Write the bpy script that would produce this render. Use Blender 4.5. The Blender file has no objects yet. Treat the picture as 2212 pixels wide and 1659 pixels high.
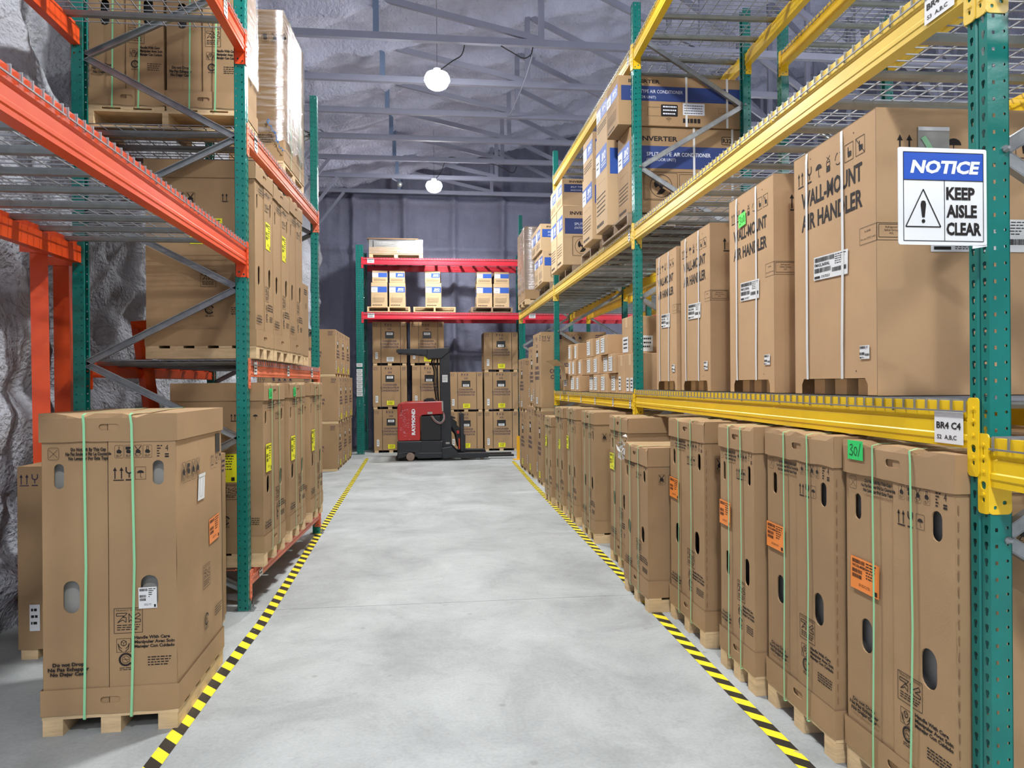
import bpy, math, random
from mathutils import Vector, noise, Matrix
from mathutils.geometry import tessellate_polygon
random.seed(7)
R = math.radians
S = bpy.context.scene
COL = S.collection
# ------------------------------------------------------------ camera, world, lamps, exposure
cam = bpy.data.cameras.new('camera'); cam.sensor_width = 36; cam.lens = 1550/2212*36
cam.clip_start = .05; cam.clip_end = 200
co = bpy.data.objects.new('camera', cam); COL.objects.link(co)
co.matrix_world = Matrix.Translation((0, 0, 1.55)) @ Matrix.Rotation(R(-6.66), 4, 'Z') @ Matrix.Rotation(R(90), 4, 'X') @ Matrix.Rotation(R(-.4), 4, 'Z')
S.camera = co
W = bpy.data.worlds.new('world'); S.world = W; W.use_nodes = True
W.node_tree.nodes['Background'].inputs[0].default_value = (.62, .68, .8, 1)
W.node_tree.nodes['Background'].inputs[1].default_value = 0.0
S.view_settings.view_transform = 'Standard'; S.view_settings.look = 'None'
S.view_settings.exposure = 0.06; S.view_settings.gamma = 1
S.view_settings.use_curve_mapping = False
S.cycles.max_bounces = 8; S.cycles.diffuse_bounces = 3; S.cycles.sample_clamp_indirect = 4
LAMPS = [(.15, 15.2), (.15, 9.9), (.15, 4.6), (.15, -.9), (-.3, -4.6), (5.7, 13), (5.7, 7.6), (5.7, 2.2), (5.7, -3), (11, 10.5), (11, 5), (11, -1)]
LAMP_Z = 5.72; LAMP_W = 155

# ------------------------------------------------------------ materials
def hexc(s):
    v = [int(s[i:i+2], 16)/255 for i in (0, 2, 4)]
    return tuple((c/12.92 if c < .04045 else ((c+.055)/1.055)**2.4) for c in v) + (1,)
def mat(name, col, rough=.6, metal=0, var=.0, scale=8, bump=0, bscale=60, spec=.5, stretch=None, emit=None, col2=None, detail=4, bdist=.01):
    m = bpy.data.materials.new(name); m.use_nodes = True
    nt = m.node_tree; N = nt.nodes; L = nt.links
    b = N['Principled BSDF']
    c = hexc(col) if isinstance(col, str) else tuple(col)+(1,)
    b.inputs['Base Color'].default_value = c
    b.inputs['Roughness'].default_value = rough; b.inputs['Metallic'].default_value = metal
    b.inputs['Specular IOR Level'].default_value = spec
    tc = N.new('ShaderNodeTexCoord'); src = tc.outputs['Object']
    if stretch:
        mp = N.new('ShaderNodeMapping'); mp.inputs['Scale'].default_value = stretch
        L.new(src, mp.inputs[0]); src = mp.outputs[0]
    if var or col2:
        n = N.new('ShaderNodeTexNoise'); n.inputs['Scale'].default_value = scale; n.inputs['Detail'].default_value = detail
        n.inputs['Roughness'].default_value = .62
        L.new(src, n.inputs['Vector'])
        r = N.new('ShaderNodeValToRGB'); r.color_ramp.elements[0].position = .32; r.color_ramp.elements[1].position = .68
        c2 = hexc(col2) if col2 else tuple(x*(1+var) for x in c[:3])+(1,)
        c1 = c if col2 else tuple(x*(1-var) for x in c[:3])+(1,)
        r.color_ramp.elements[0].color = c1; r.color_ramp.elements[1].color = c2
        L.new(n.outputs['Fac'], r.inputs[0]); L.new(r.outputs[0], b.inputs['Base Color'])
    if bump:
        n2 = N.new('ShaderNodeTexNoise'); n2.inputs['Scale'].default_value = bscale; n2.inputs['Detail'].default_value = 5
        L.new(src, n2.inputs['Vector'])
        bp = N.new('ShaderNodeBump'); bp.inputs['Strength'].default_value = bump; bp.inputs['Distance'].default_value = bdist
        L.new(n2.outputs['Fac'], bp.inputs['Height']); L.new(bp.outputs[0], b.inputs['Normal'])
    if emit:
        b.inputs['Emission Color'].default_value = (1, 1, 1, 1); b.inputs['Emission Strength'].default_value = emit
    return m
def per_object_shade(m, amt=.12):       # each carton comes from another batch of board
    nt = m.node_tree; N = nt.nodes; L = nt.links; b = N['Principled BSDF']
    lk = b.inputs['Base Color'].links[0]; s = lk.from_socket
    oi = N.new('ShaderNodeObjectInfo'); mr = N.new('ShaderNodeMapRange')
    mr.inputs['To Min'].default_value = 1-amt; mr.inputs['To Max'].default_value = 1+amt
    L.new(oi.outputs['Random'], mr.inputs['Value'])
    hs = N.new('ShaderNodeHueSaturation'); L.new(mr.outputs[0], hs.inputs['Value']); L.new(s, hs.inputs['Color']); L.new(hs.outputs[0], b.inputs['Base Color'])
M = {}
M['board'] = mat('cardboard', 'a18360', .8, var=.08, scale=2.2, bump=.12, bscale=150, spec=.25, bdist=.003)
M['board_mid'] = mat('cardboard of the handler cartons', 'b5946f', .8, var=.06, scale=2.6, bump=.12, bscale=150, spec=.25, bdist=.003)
per_object_shade(M['board_mid'], .05)
per_object_shade(M['board'], .07)
M['board_light'] = mat('pale cardboard', 'c7a983', .8, var=.05, scale=3, bump=.1, bscale=150, spec=.25, bdist=.003)
M['board_edge'] = mat('cardboard edge', '8a6a4c', .9)
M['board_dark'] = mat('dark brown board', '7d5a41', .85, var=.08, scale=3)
M['casing'] = mat('grey unit casing', '9c9a92', .45, var=.05, scale=5)
M['casing_dark'] = mat('charcoal unit casing', '2b2c2c', .4, var=.1, scale=5)
M['ink'] = mat('black printing ink', '1c1512', .8)
M['ink_faint'] = mat('brown printing ink', '6b5140', .8)
M['ink_violet'] = mat('violet printing ink', '3c3145', .8)
M['ink_blue'] = mat('blue printing ink', '2d55a8', .6, var=.08, scale=5)
M['ink_navy'] = mat('navy printing ink', '283c74', .6, var=.08, scale=5)
M['ink_white'] = mat('white printing ink', 'dfe3ea', .7)
M['white'] = mat('white label paper', 'dcdddb', .5)
M['paint_white'] = mat('white sign face', 'e6e8e6', .35)
M['sign_blue'] = mat('sign blue', '1b50b4', .35)
M['yellow_label'] = mat('yellow label paper', 'e9e31c', .5)
M['orange_label'] = mat('orange label paper', 'f08a3a', .5)
M['green_label'] = mat('green note paper', '2fcf6a', .5)
M['lime_label'] = mat('lime note paper', '5cf25a', .5)
M['strap_green'] = mat('green strapping', '8fcf9a', .3)
M['strap_white'] = mat('white strapping', 'd8d8d4', .35)
M['strap_black'] = mat('black strapping', '1c1a1c', .4)
M['wood'] = mat('pallet wood', 'd2b58a', .75, var=.16, scale=5, bump=.2, bscale=30, stretch=(1, 1, 6))
M['wood_grey'] = mat('weathered pallet wood', '8f7a64', .8, var=.2, scale=5, bump=.2, bscale=30)
M['green'] = mat('green rack paint', '0b7167', .3, var=.1, scale=6, bump=.05, bscale=90)
M['orange'] = mat('orange rack paint', 'e0521f', .33, var=.1, scale=4, col2='d8461a')
M['orange_old'] = mat('faded orange rack paint', 'dc7350', .45, var=.14, scale=6)
M['yellow'] = mat('yellow rack paint', 'e6bd1d', .33, var=.06, scale=4)
M['yellow_pale'] = mat('pale yellow rack paint', 'e3c050', .36, var=.06, scale=4)
M['red'] = mat('red rack paint', 'd02a3a', .33, var=.06, scale=4)
M['galv'] = mat('galvanised steel', '9b9f9f', .38, .75, var=.16, scale=14)
M['channel'] = mat('zinc plated channel', '8b908f', .42, .55, var=.12, scale=10)
M['wire'] = mat('zinc plated wire', '95979a', .42, .6)
M['truss'] = mat('primer grey steel', '8d90a2', .6, var=.05, scale=3)
M['truss_blue'] = mat('blue grey steel', '6d7f9c', .6, var=.05, scale=3)
M['black'] = mat('satin black paint', '1f2125', .38, var=.2, scale=6, bump=.05, bscale=50)
M['black_plastic'] = mat('black plastic', '141416', .5)
M['rubber'] = mat('dark rubber', '242120', .8)
M['tan_wheel'] = mat('worn polyurethane wheel', '8a7566', .6, var=.2, scale=20)
M['truck_red'] = mat('truck red paint', 'ad2a26', .3, var=.07, scale=5)
M['cable_pink'] = mat('battery cable', 'a06a6c', .5)
M['foam'] = mat('spray foam', 'c3c6dc', .85, var=.12, scale=1.6, bump=.9, bscale=22, bdist=.05, spec=.15)
M['foam_white'] = mat('pale wall foam', 'b4b6bd', .9, var=.12, scale=2, bump=1, bscale=30, bdist=.04, spec=.1)
M['foam_dark'] = mat('grey spray foam', '84869a', .85, var=.16, scale=1.1, bump=.5, bscale=18, bdist=.03, spec=.2)
M['lens'] = mat('lamp lens', 'ffffff', .3, emit=250)
M['lamp_body'] = mat('prismatic lamp housing', 'a9bdd2', .3, 0, emit=2.5)
M['guard'] = mat('safety yellow guard', 'e2a513', .4)
M['blue_rope'] = mat('blue plastic string', '2277b8', .5)
# concrete
def concrete():
    m = bpy.data.materials.new('polished concrete'); m.use_nodes = True
    nt = m.node_tree; N = nt.nodes; L = nt.links; b = N['Principled BSDF']
    tc = N.new('ShaderNodeTexCoord')
    def noi(s, d, rg=.6, dist=0):
        n = N.new('ShaderNodeTexNoise'); n.inputs['Scale'].default_value = s; n.inputs['Detail'].default_value = d
        n.inputs['Roughness'].default_value = rg; n.inputs['Distortion'].default_value = dist
        L.new(tc.outputs['Object'], n.inputs['Vector']); return n
    a = noi(1.3, 10, .68, .5); r = N.new('ShaderNodeValToRGB')
    r.color_ramp.elements[0].position = .3; r.color_ramp.elements[0].color = hexc('898c8a')
    r.color_ramp.elements[1].position = .72; r.color_ramp.elements[1].color = hexc('b2b5b3')
    L.new(a.outputs['Fac'], r.inputs[0])
    c = noi(7, 9, .74, .4); r2 = N.new('ShaderNodeValToRGB')
    r2.color_ramp.elements[0].position = .30; r2.color_ramp.elements[0].color = (.62, .62, .62, 1)
    r2.color_ramp.elements[1].position = .46; r2.color_ramp.elements[1].color = (1, 1, 1, 1)
    L.new(c.outputs['Fac'], r2.inputs[0])
    mx = N.new('ShaderNodeMixRGB'); mx.blend_type = 'MULTIPLY'; mx.inputs[0].default_value = .45
    L.new(r.outputs[0], mx.inputs[1]); L.new(r2.outputs[0], mx.inputs[2])
    g = noi(60, 3); r3 = N.new('ShaderNodeValToRGB')
    r3.color_ramp.elements[0].position = .3; r3.color_ramp.elements[0].color = (.86, .86, .86, 1); r3.color_ramp.elements[1].position = .6
    L.new(g.outputs['Fac'], r3.inputs[0])
    m2 = N.new('ShaderNodeMixRGB'); m2.blend_type = 'MULTIPLY'; m2.inputs[0].default_value = .8
    L.new(mx.outputs[0], m2.inputs[1]); L.new(r3.outputs[0], m2.inputs[2])
    v = N.new('ShaderNodeTexVoronoi'); v.inputs['Scale'].default_value = 3.2; L.new(tc.outputs['Object'], v.inputs['Vector'])
    r4 = N.new('ShaderNodeValToRGB'); r4.color_ramp.elements[0].position = .035; r4.color_ramp.elements[0].color = (.55, .53, .5, 1); r4.color_ramp.elements[1].position = .07
    L.new(v.outputs['Distance'], r4.inputs[0])
    m3 = N.new('ShaderNodeMixRGB'); m3.blend_type = 'MULTIPLY'; m3.inputs[0].default_value = .5
    L.new(m2.outputs[0], m3.inputs[1]); L.new(r4.outputs[0], m3.inputs[2])
    L.new(m3.outputs[0], b.inputs['Base Color'])
    rr = N.new('ShaderNodeMapRange'); rr.inputs['To Min'].default_value = .5; rr.inputs['To Max'].default_value = .75
    L.new(c.outputs['Fac'], rr.inputs['Value']); L.new(rr.outputs[0], b.inputs['Roughness'])
    bp = N.new('ShaderNodeBump'); bp.inputs['Strength'].default_value = .12; bp.inputs['Distance'].default_value = .01
    L.new(c.outputs['Fac'], bp.inputs['Height']); L.new(bp.outputs[0], b.inputs['Normal'])
    return m
M['concrete'] = concrete()
M['joint'] = mat('dark joint filler', '5c5d5a', .9)
# hazard tape: diagonal stripes are flat print on a thin strip
def tape():
    m = bpy.data.materials.new('hazard tape'); m.use_nodes = True
    nt = m.node_tree; N = nt.nodes; L = nt.links; b = N['Principled BSDF']; b.inputs['Roughness'].default_value = .4
    uv = N.new('ShaderNodeUVMap'); w = N.new('ShaderNodeSeparateXYZ'); L.new(uv.outputs[0], w.inputs[0])
    ad = N.new('ShaderNodeMath'); ad.operation = 'ADD'; L.new(w.outputs[0], ad.inputs[0]); L.new(w.outputs[1], ad.inputs[1])
    fr = N.new('ShaderNodeMath'); fr.operation = 'FRACT'; L.new(ad.outputs[0], fr.inputs[0])
    gt = N.new('ShaderNodeMath'); gt.operation = 'GREATER_THAN'; gt.inputs[1].default_value = .5; L.new(fr.outputs[0], gt.inputs[0])
    mx = N.new('ShaderNodeMixRGB'); mx.inputs[1].default_value = hexc('efd92c'); mx.inputs[2].default_value = hexc('26231f')
    L.new(gt.outputs[0], mx.inputs[0])
    tc = N.new('ShaderNodeTexCoord'); n = N.new('ShaderNodeTexNoise'); n.inputs['Scale'].default_value = 9; n.inputs['Detail'].default_value = 8
    L.new(tc.outputs['Object'], n.inputs['Vector']); r = N.new('ShaderNodeValToRGB')
    r.color_ramp.elements[0].position = .66; r.color_ramp.elements[0].color = (0, 0, 0, 1); r.color_ramp.elements[1].position = .7
    L.new(n.outputs['Fac'], r.inputs[0])
    m2 = N.new('ShaderNodeMixRGB'); m2.inputs[2].default_value = hexc('8f8f88'); L.new(r.outputs[0], m2.inputs[0]); L.new(mx.outputs[0], m2.inputs[1])
    L.new(m2.outputs[0], b.inputs['Base Color']); return m
M['tape'] = tape()
# clear stretch film: glossy coat over transparency
def film():
    m = bpy.data.materials.new('stretch film'); m.use_nodes = True
    nt = m.node_tree; N = nt.nodes; L = nt.links
    for n in list(N):
        if n.type == 'BSDF_PRINCIPLED': N.remove(n)
    out = [n for n in N if n.type == 'OUTPUT_MATERIAL'][0]
    t = N.new('ShaderNodeBsdfTransparent'); g = N.new('ShaderNodeBsdfGlossy'); g.inputs['Roughness'].default_value = .13
    d = N.new('ShaderNodeBsdfDiffuse'); d.inputs['Color'].default_value = (.75, .77, .8, 1)
    tc = N.new('ShaderNodeTexCoord'); mp = N.new('ShaderNodeMapping'); mp.inputs['Scale'].default_value = (2.5, 2.5, 26)
    mp.inputs['Rotation'].default_value = (.15, .1, 0)
    L.new(tc.outputs['Object'], mp.inputs[0])
    n = N.new('ShaderNodeTexNoise'); n.inputs['Scale'].default_value = 1.6; n.inputs['Detail'].default_value = 6; L.new(mp.outputs[0], n.inputs['Vector'])
    bp = N.new('ShaderNodeBump'); bp.inputs['Strength'].default_value = .8; bp.inputs['Distance'].default_value = .02
    L.new(n.outputs['Fac'], bp.inputs['Height']); L.new(bp.outputs[0], g.inputs['Normal'])
    a = N.new('ShaderNodeMixShader'); a.inputs[0].default_value = .3; L.new(t.outputs[0], a.inputs[1]); L.new(g.outputs[0], a.inputs[2])
    r = N.new('ShaderNodeMapRange'); r.inputs['From Min'].default_value = .45; r.inputs['From Max'].default_value = .75; r.inputs['To Max'].default_value = .28
    L.new(n.outputs['Fac'], r.inputs['Value'])
    c = N.new('ShaderNodeMixShader'); L.new(r.outputs[0], c.inputs[0]); L.new(a.outputs[0], c.inputs[1]); L.new(d.outputs[0], c.inputs[2])
    L.new(c.outputs[0], out.inputs[0]); return m
M['film'] = film()

# ------------------------------------------------------------ mesh builder
class F:            # a face frame: point = o + u*a + v*b + n*d
    def __init__(s, o, u, v): s.o = Vector(o); s.u = Vector(u); s.v = Vector(v); s.n = s.u.cross(s.v)
    def __call__(s, a, b, d=0): return s.o+s.u*a+s.v*b+s.n*d
def front(w, d, z=0): return F((-w/2, -d/2, z), (1, 0, 0), (0, 0, 1))
def right(w, d, z=0): return F((w/2, -d/2, z), (0, 1, 0), (0, 0, 1))
def left(w, d, z=0): return F((-w/2, d/2, z), (0, -1, 0), (0, 0, 1))
def rounded(a0, b0, a1, b1, r, n=3):
    pts = []
    for cx, cy, s in ((a1-r, b0+r, -90), (a1-r, b1-r, 0), (a0+r, b1-r, 90), (a0+r, b0+r, 180)):
        for k in range(n+1):
            t = R(s+90*k/n); pts.append((cx+r*math.cos(t), cy+r*math.sin(t)))
    return pts
GL = {}
def glyphs(txt, bold=.0, sp=1.0):
    k = (txt, bold, sp)
    if k in GL: return GL[k]
    c = bpy.data.curves.new('txt', 'FONT'); c.body = txt; c.size = 1; c.resolution_u = 2; c.offset = bold; c.space_character = sp
    o = bpy.data.objects.new('txt', c); COL.objects.link(o)
    me = bpy.data.meshes.new_from_object(o.evaluated_get(bpy.context.evaluated_depsgraph_get()))
    vs = [(v.co.x, v.co.y) for v in me.vertices]; fs = [tuple(p.vertices) for p in me.polygons]
    bpy.data.objects.remove(o); bpy.data.curves.remove(c); bpy.data.meshes.remove(me)
    x0 = min(v[0] for v in vs); x1 = max(v[0] for v in vs)
    GL[k] = ([((x-x0)/(x1-x0), y/.72) for x, y in vs], fs, (x1-x0)/.72)
    return GL[k]
class MB:
    def __init__(s): s.v = []; s.f = []; s.mi = []; s.m = 0; s.uv = None
    def add(s, vs, fs):
        k = len(s.v); s.v += [tuple(v) for v in vs]
        for f in fs: s.f.append(tuple(k+i for i in f)); s.mi.append(s.m)
        return s
    def box(s, x0, x1, y0, y1, z0, z1):
        return s.add([(x, y, z) for z in (z0, z1) for y in (y0, y1) for x in (x0, x1)],
                     [(0, 2, 3, 1), (4, 5, 7, 6), (0, 1, 5, 4), (2, 6, 7, 3), (0, 4, 6, 2), (1, 3, 7, 5)])
    def poly(s, pts): return s.add(pts, [tuple(range(len(pts)))])
    def prism(s, fr, pts, d0, d1):      # extrude 2D outline on a frame between depths
        n = len(pts)
        vs = [fr(a, b, d1) for a, b in pts]+[fr(a, b, d0) for a, b in pts]
        fs = [tuple(range(n)), tuple(range(2*n-1, n-1, -1))]+[(i, n+i, n+(i+1) % n, (i+1) % n) for i in range(n)]
        return s.add(vs, fs)
    def plate(s, fr, outer, holes, t, rim=True):
        loops = [outer]+holes; flat = [p for l in loops for p in l]
        tr = tessellate_polygon([[Vector((a, b, 0)) for a, b in l] for l in loops])
        fs = []
        for i, j, k in tr:
            A, B, C = flat[i], flat[j], flat[k]
            fs.append((i, j, k) if (B[0]-A[0])*(C[1]-A[1])-(B[1]-A[1])*(C[0]-A[0]) > 0 else (i, k, j))
        s.add([fr(a, b, 0) for a, b in flat], fs)
        if t:
            for q, l in enumerate(loops if rim else holes):
                n = len(l); s.add([fr(a, b, 0) for a, b in l]+[fr(a, b, -t) for a, b in l], [(i, n+i, n+(i+1) % n, (i+1) % n) for i in range(n)])
        return s
    def tube(s, pts, r, n=6, closed=False):
        pts = [Vector(p) for p in pts]; rings = []
        for i, p in enumerate(pts):
            t = (pts[min(i+1, len(pts)-1)]-pts[max(i-1, 0)]).normalized()
            a = t.cross(Vector((0, 0, 1)))
            if a.length < .1: a = t.cross(Vector((0, 1, 0)))
            a.normalize(); b = a.cross(t)
            rr = r[i] if isinstance(r, (list, tuple)) else r
            rings.append([p+a*rr*math.cos(2*math.pi*(k+.5)/n)+b*rr*math.sin(2*math.pi*(k+.5)/n) for k in range(n)])
        vs = [v for g in rings for v in g]; fs = []
        for i in range(len(rings)-1):
            for k in range(n): fs.append((i*n+k, i*n+(k+1) % n, (i+1)*n+(k+1) % n, (i+1)*n+k))
        fs.append(tuple(range(n-1, -1, -1))); fs.append(tuple(len(vs)-n+k for k in range(n)))
        return s.add(vs, fs)
    def bar(s, p, q, w, h, up=(0, 0, 1)):     # rectangular bar, w across, h along 'up'
        p = Vector(p); q = Vector(q); t = (q-p).normalized(); a = t.cross(Vector(up)).normalized(); b = a.cross(t)
        vs = [c+a*i*w/2+b*j*h/2 for c in (p, q) for i, j in ((-1, -1), (1, -1), (1, 1), (-1, 1))]
        return s.add(vs, [(3, 2, 1, 0), (4, 5, 6, 7), (0, 1, 5, 4), (1, 2, 6, 5), (2, 3, 7, 6), (3, 0, 4, 7)])
    def lathe(s, c, prof, n=20, axis='z'):
        vs = []
        for r, h in prof:
            for k in range(n):
                t = 2*math.pi*k/n; x, y = r*math.cos(t), r*math.sin(t)
                vs.append((c[0]+x, c[1]+y, c[2]+h) if axis == 'z' else (c[0]+x, c[1]+h, c[2]+y))
        fs = [(i*n+k, i*n+(k+1) % n, (i+1)*n+(k+1) % n, (i+1)*n+k) for i in range(len(prof)-1) for k in range(n)]
        fs += [tuple(range(n-1, -1, -1)), tuple(len(vs)-n+k for k in range(n))]
        return s.add(vs, fs)
    # ---- flat print on a frame
    def rect(s, fr, a0, b0, a1, b1, d=.0012): return s.add([fr(a0, b0, d), fr(a1, b0, d), fr(a1, b1, d), fr(a0, b1, d)], [(0, 1, 2, 3)])
    def shape(s, fr, pts, d=.0012): return s.add([fr(a, b, d) for a, b in pts], [tuple(range(len(pts)))])
    def stroke(s, fr, p, q, t=.003, d=.0012):
        dx, dy = q[0]-p[0], q[1]-p[1]; l = math.hypot(dx, dy) or 1; nx, ny = -dy/l*t/2, dx/l*t/2
        return s.shape(fr, [(p[0]-nx, p[1]-ny), (q[0]-nx, q[1]-ny), (q[0]+nx, q[1]+ny), (p[0]+nx, p[1]+ny)], d)
    def path(s, fr, pts, t=.003, d=.0012, close=False):
        n = len(pts)
        for i in range(n if close else n-1): s.stroke(fr, pts[i], pts[(i+1) % n], t, d)
        return s
    def frame_(s, fr, a0, b0, a1, b1, t=.002, r=0, d=.0012):
        return s.path(fr, rounded(a0, b0, a1, b1, r, 2) if r else [(a0, b0), (a1, b0), (a1, b1), (a0, b1)], t, d, True)
    def arc(s, fr, c, r, t0, t1, t=.003, n=12, d=.0012):
        return s.path(fr, [(c[0]+r*math.cos(R(t0+(t1-t0)*k/n)), c[1]+r*math.sin(R(t0+(t1-t0)*k/n))) for k in range(n+1)], t, d)
    def disc(s, fr, c, r, n=10, d=.0012): return s.shape(fr, [(c[0]+r*math.cos(2*math.pi*k/n), c[1]+r*math.sin(2*math.pi*k/n)) for k in range(n)], d)
    def text(s, fr, txt, a, b, h, w=None, bold=.012, align='l', slant=0, d=.0012, rot=0):
        vs, fs, wn = glyphs(txt, bold)
        w = w or wn*h
        off = {'l': 0, 'c': -w/2, 'r': -w}[align]
        out = []
        for x, y in vs:
            p, q = x*w+off+slant*y*h, y*h
            if rot: p, q = p*math.cos(R(rot))-q*math.sin(R(rot)), p*math.sin(R(rot))+q*math.cos(R(rot))
            out.append(fr(a+p, b+q, d))
        return s.add(out, fs)
    def lines(s, fr, a0, a1, b, n, dy, t=.004, seed=1, d=.0012):     # rows of lettering too small to read
        rg = random.Random(seed)
        for i in range(n):
            x = a0
            while x < a1-.004:
                wd = rg.uniform(.008, .022); s.rect(fr, x, b-i*dy, min(x+wd, a1), b-i*dy+t, d); x += wd+.004
            a1 -= rg.uniform(0, .01)
        return s
    def barcode(s, fr, a0, b0, a1, b1, seed=3, d=.0014, k=1):
        rg = random.Random(seed); x = a0
        while x < a1: wd = rg.choice((.0012, .002, .003))*k; s.rect(fr, x, b0, min(x+wd, a1), b1, d); x += wd+rg.choice((.001, .002))*k
        return s
    def mesh(s, name, mats, smooth=False):
        me = bpy.data.meshes.new(name); me.from_pydata(s.v, [], s.f)
        mats = mats if isinstance(mats, (list, tuple)) else [mats]
        for m in mats: me.materials.append(M[m] if isinstance(m, str) else m)
        if len(mats) > 1: me.polygons.foreach_set('material_index', s.mi)
        if smooth: me.polygons.foreach_set('use_smooth', [True]*len(s.f))
        me.update(); return me
def obj(name, me, parent=None, loc=None, rz=None, **kw):
    o = bpy.data.objects.new(name, me); COL.objects.link(o)
    if parent: o.parent = parent
    if loc: o.location = loc
    if rz: o.rotation_euler = (0, 0, R(rz))
    for k, v in kw.items(): o[k] = v
    return o
def thing(name, label, cat, loc=(0, 0, 0), rz=0, group=None):
    o = obj(name, None, None, loc, rz); o['label'] = label; o['category'] = cat
    if group: o['group'] = group
    return o
CACHE = {}
def cached(key, fn):
    if key not in CACHE: CACHE[key] = fn()
    return CACHE[key]
def bevel(o, w=.004, seg=1):
    b = o.modifiers.new('bevel', 'BEVEL'); b.width = w; b.segments = seg; b.limit_method = 'ANGLE'; return o

# ------------------------------------------------------------ the building
X0, X1, Y0, Y1 = -2.72, 13.5, -7.5, 18.0
CH = 6.14                               # height of the trusses' bottom chords
def roof(x): return CH+.12+.25*(x-X0)
def grid(fn, nu, nv, us, vs, flip=False):
    b = MB()
    V = [fn(us(i/nu), vs(j/nv)) for j in range(nv+1) for i in range(nu+1)]
    Fc = [(j*(nu+1)+i, j*(nu+1)+i+1, (j+1)*(nu+1)+i+1, (j+1)*(nu+1)+i) for j in range(nv) for i in range(nu)]
    if flip: Fc = [f[::-1] for f in Fc]
    return b.add(V, Fc)
TY = [9.58, 10.92, 12.2, 13.48, 14.73, 16.0, 17.25]
TALL = [TY[0]-1.33*k for k in range(12, 0, -1)]+TY
def lerp(a, b): return lambda t: a+(b-a)*t
# floor: slabs with saw-cut joints between them
o = obj('floor', MB().box(X0-.3, X1+.3, Y0-.3, Y1+.3, -.15, -.02).mesh('floor', 'joint'), kind='structure')
ys = [Y0-.3, -1.3, 5.12, 11.9, Y1+.3]
for i in range(4):
    sl = obj('slab', MB().box(X0-.3, X1+.3, ys[i]+.0025, ys[i+1]-.0025, -.02, 0).mesh('slab', 'concrete'), o)
# back wall: foam over girts and studs
def bump1(d, w): return math.exp(-(d/w)**2)
def backw(x, z):
    p = 0
    for k in range(-1, 12): p += .16*bump1(x-(-1.78+1.22*k), .075)
    for k in range(-3, 36): p += .02*bump1(x-(-1.78+.3*k+.05*math.sin(k*7+z)), .03)
    p += .12*bump1(z-4.9, .06)+.12*bump1(z-2.3, .07)+.2*bump1(z-6.05, .09)
    p += .07*noise.noise((x*1.3, z*1.1, 2.))+.03*noise.noise((x*5, z*4, 7.))
    return (x, Y1-p, z)
obj('wall_back', grid(backw, 240, 130, lerp(X0-.3, 8), lerp(-.02, 8.9)).mesh('wall_back', 'foam_dark', True), kind='structure')
obj('wall_back_east', grid(lambda x, z: (x, Y1, z), 4, 2, lerp(8, X1+.3), lerp(-.02, 11)).mesh('wb', 'foam_dark'), kind='structure')
def leftw(y, z):
    p = 0
    for t in TALL: p += .13*bump1(y-t, .11)
    for k in range(6): p += .1*bump1(z-(.35+1.05*k), .12)*(.5+.5*noise.noise((y*.8, k, 3.)))
    p += .2*abs(noise.noise((y*1.3, z*1.3, 5.)))+.08*noise.noise((y*3.6, z*3.6, 9.))
    if -1 < y < 7: p += .035*noise.noise((y*9, z*8, 1.))
    return (X0+p, y, z)
obj('wall_left', grid(leftw, 300, 90, lerp(2.5, Y1), lerp(-.02, CH+.45), True).mesh('wall_left', 'foam_white', True), kind='structure')
obj('wall_left_rear', grid(lambda y, z: (X0, y, z), 2, 2, lerp(Y0, 2.5), lerp(-.02, CH+.45), True).mesh('wl', 'foam'), kind='structure')
obj('wall_right', grid(lambda y, z: (X1, y, z), 2, 2, lerp(Y0, Y1), lerp(-.02, 11), False).mesh('wr', 'foam'), kind='structure')
obj('wall_front', grid(lambda x, z: (x, Y0, z), 2, 2, lerp(X0-.3, X1+.3), lerp(-.02, 11), True).mesh('wf', 'foam'), kind='structure')
def ceil(x, y):
    p = 0
    for t in TY: p += .2*bump1(y-t-.05*math.sin(x*1.7+t), .09)
    for t in TY: p += .07*bump1(y-t-.55-.14*math.sin(x*.9+t)-.1*noise.noise((x*1.2, t, 3.)), .07)
    t = (y/1.3+.12*x) % 1
    p += .05*(1-abs(2*t-1))
    for k in range(12):                               # purlin seams run along the building, roughly sprayed
        xx = X0+.9+1.22*k; d = x-xx-.06*math.sin(y*1.3+k)
        p += .05*bump1(d, .05)+.05*bump1(d, .16)*noise.noise((x*9, y*16, 4.))
    p += .14*noise.noise((x*.9, y*.8, 1.))+.07*noise.noise((x*2.6, y*3.1, 6.))+.03*noise.noise((x*3, y*11, 8.))+.02*noise.noise((x*9, y*9, 2.))
    return (x, y, roof(x)-p)
obj('ceiling', grid(ceil, 200, 190, lerp(X0-.3, 9), lerp(6.8, Y1+.1), True).mesh('ceiling', 'foam', True), kind='structure')
obj('ceiling_rear', grid(lambda x, y: (x, y, roof(x)), 4, 4, lerp(X0-.3, X1+.3), lerp(Y0, 6.8), True).mesh('cr', 'foam'), kind='structure')
obj('ceiling_east', grid(lambda x, y: (x, y, roof(x)), 4, 4, lerp(9, X1+.3), lerp(6.8, Y1+.1), True).mesh('ce', 'foam'), kind='structure')
ordn = ['nearest', 'second', 'third', 'fourth', 'fifth', 'sixth', 'farthest']
tr_meshes = {}
def web(p, q, w=.07): return MB().bar(p, q, .05, w).mesh('web_bar', 'truss')
nodes = [-.65, 1.55, 3.8, 6.1, 8.4, 10.7]
m_ch = MB().box(X0, X1, -.035, .035, -.045, .045).mesh('bottom_chord', 'truss')
m_tc = MB().bar((X0, 0, .14), (X1, 0, .14+.25*(X1-X0)), .06, .09).mesh('top_chord', 'truss')
webs = []
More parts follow.
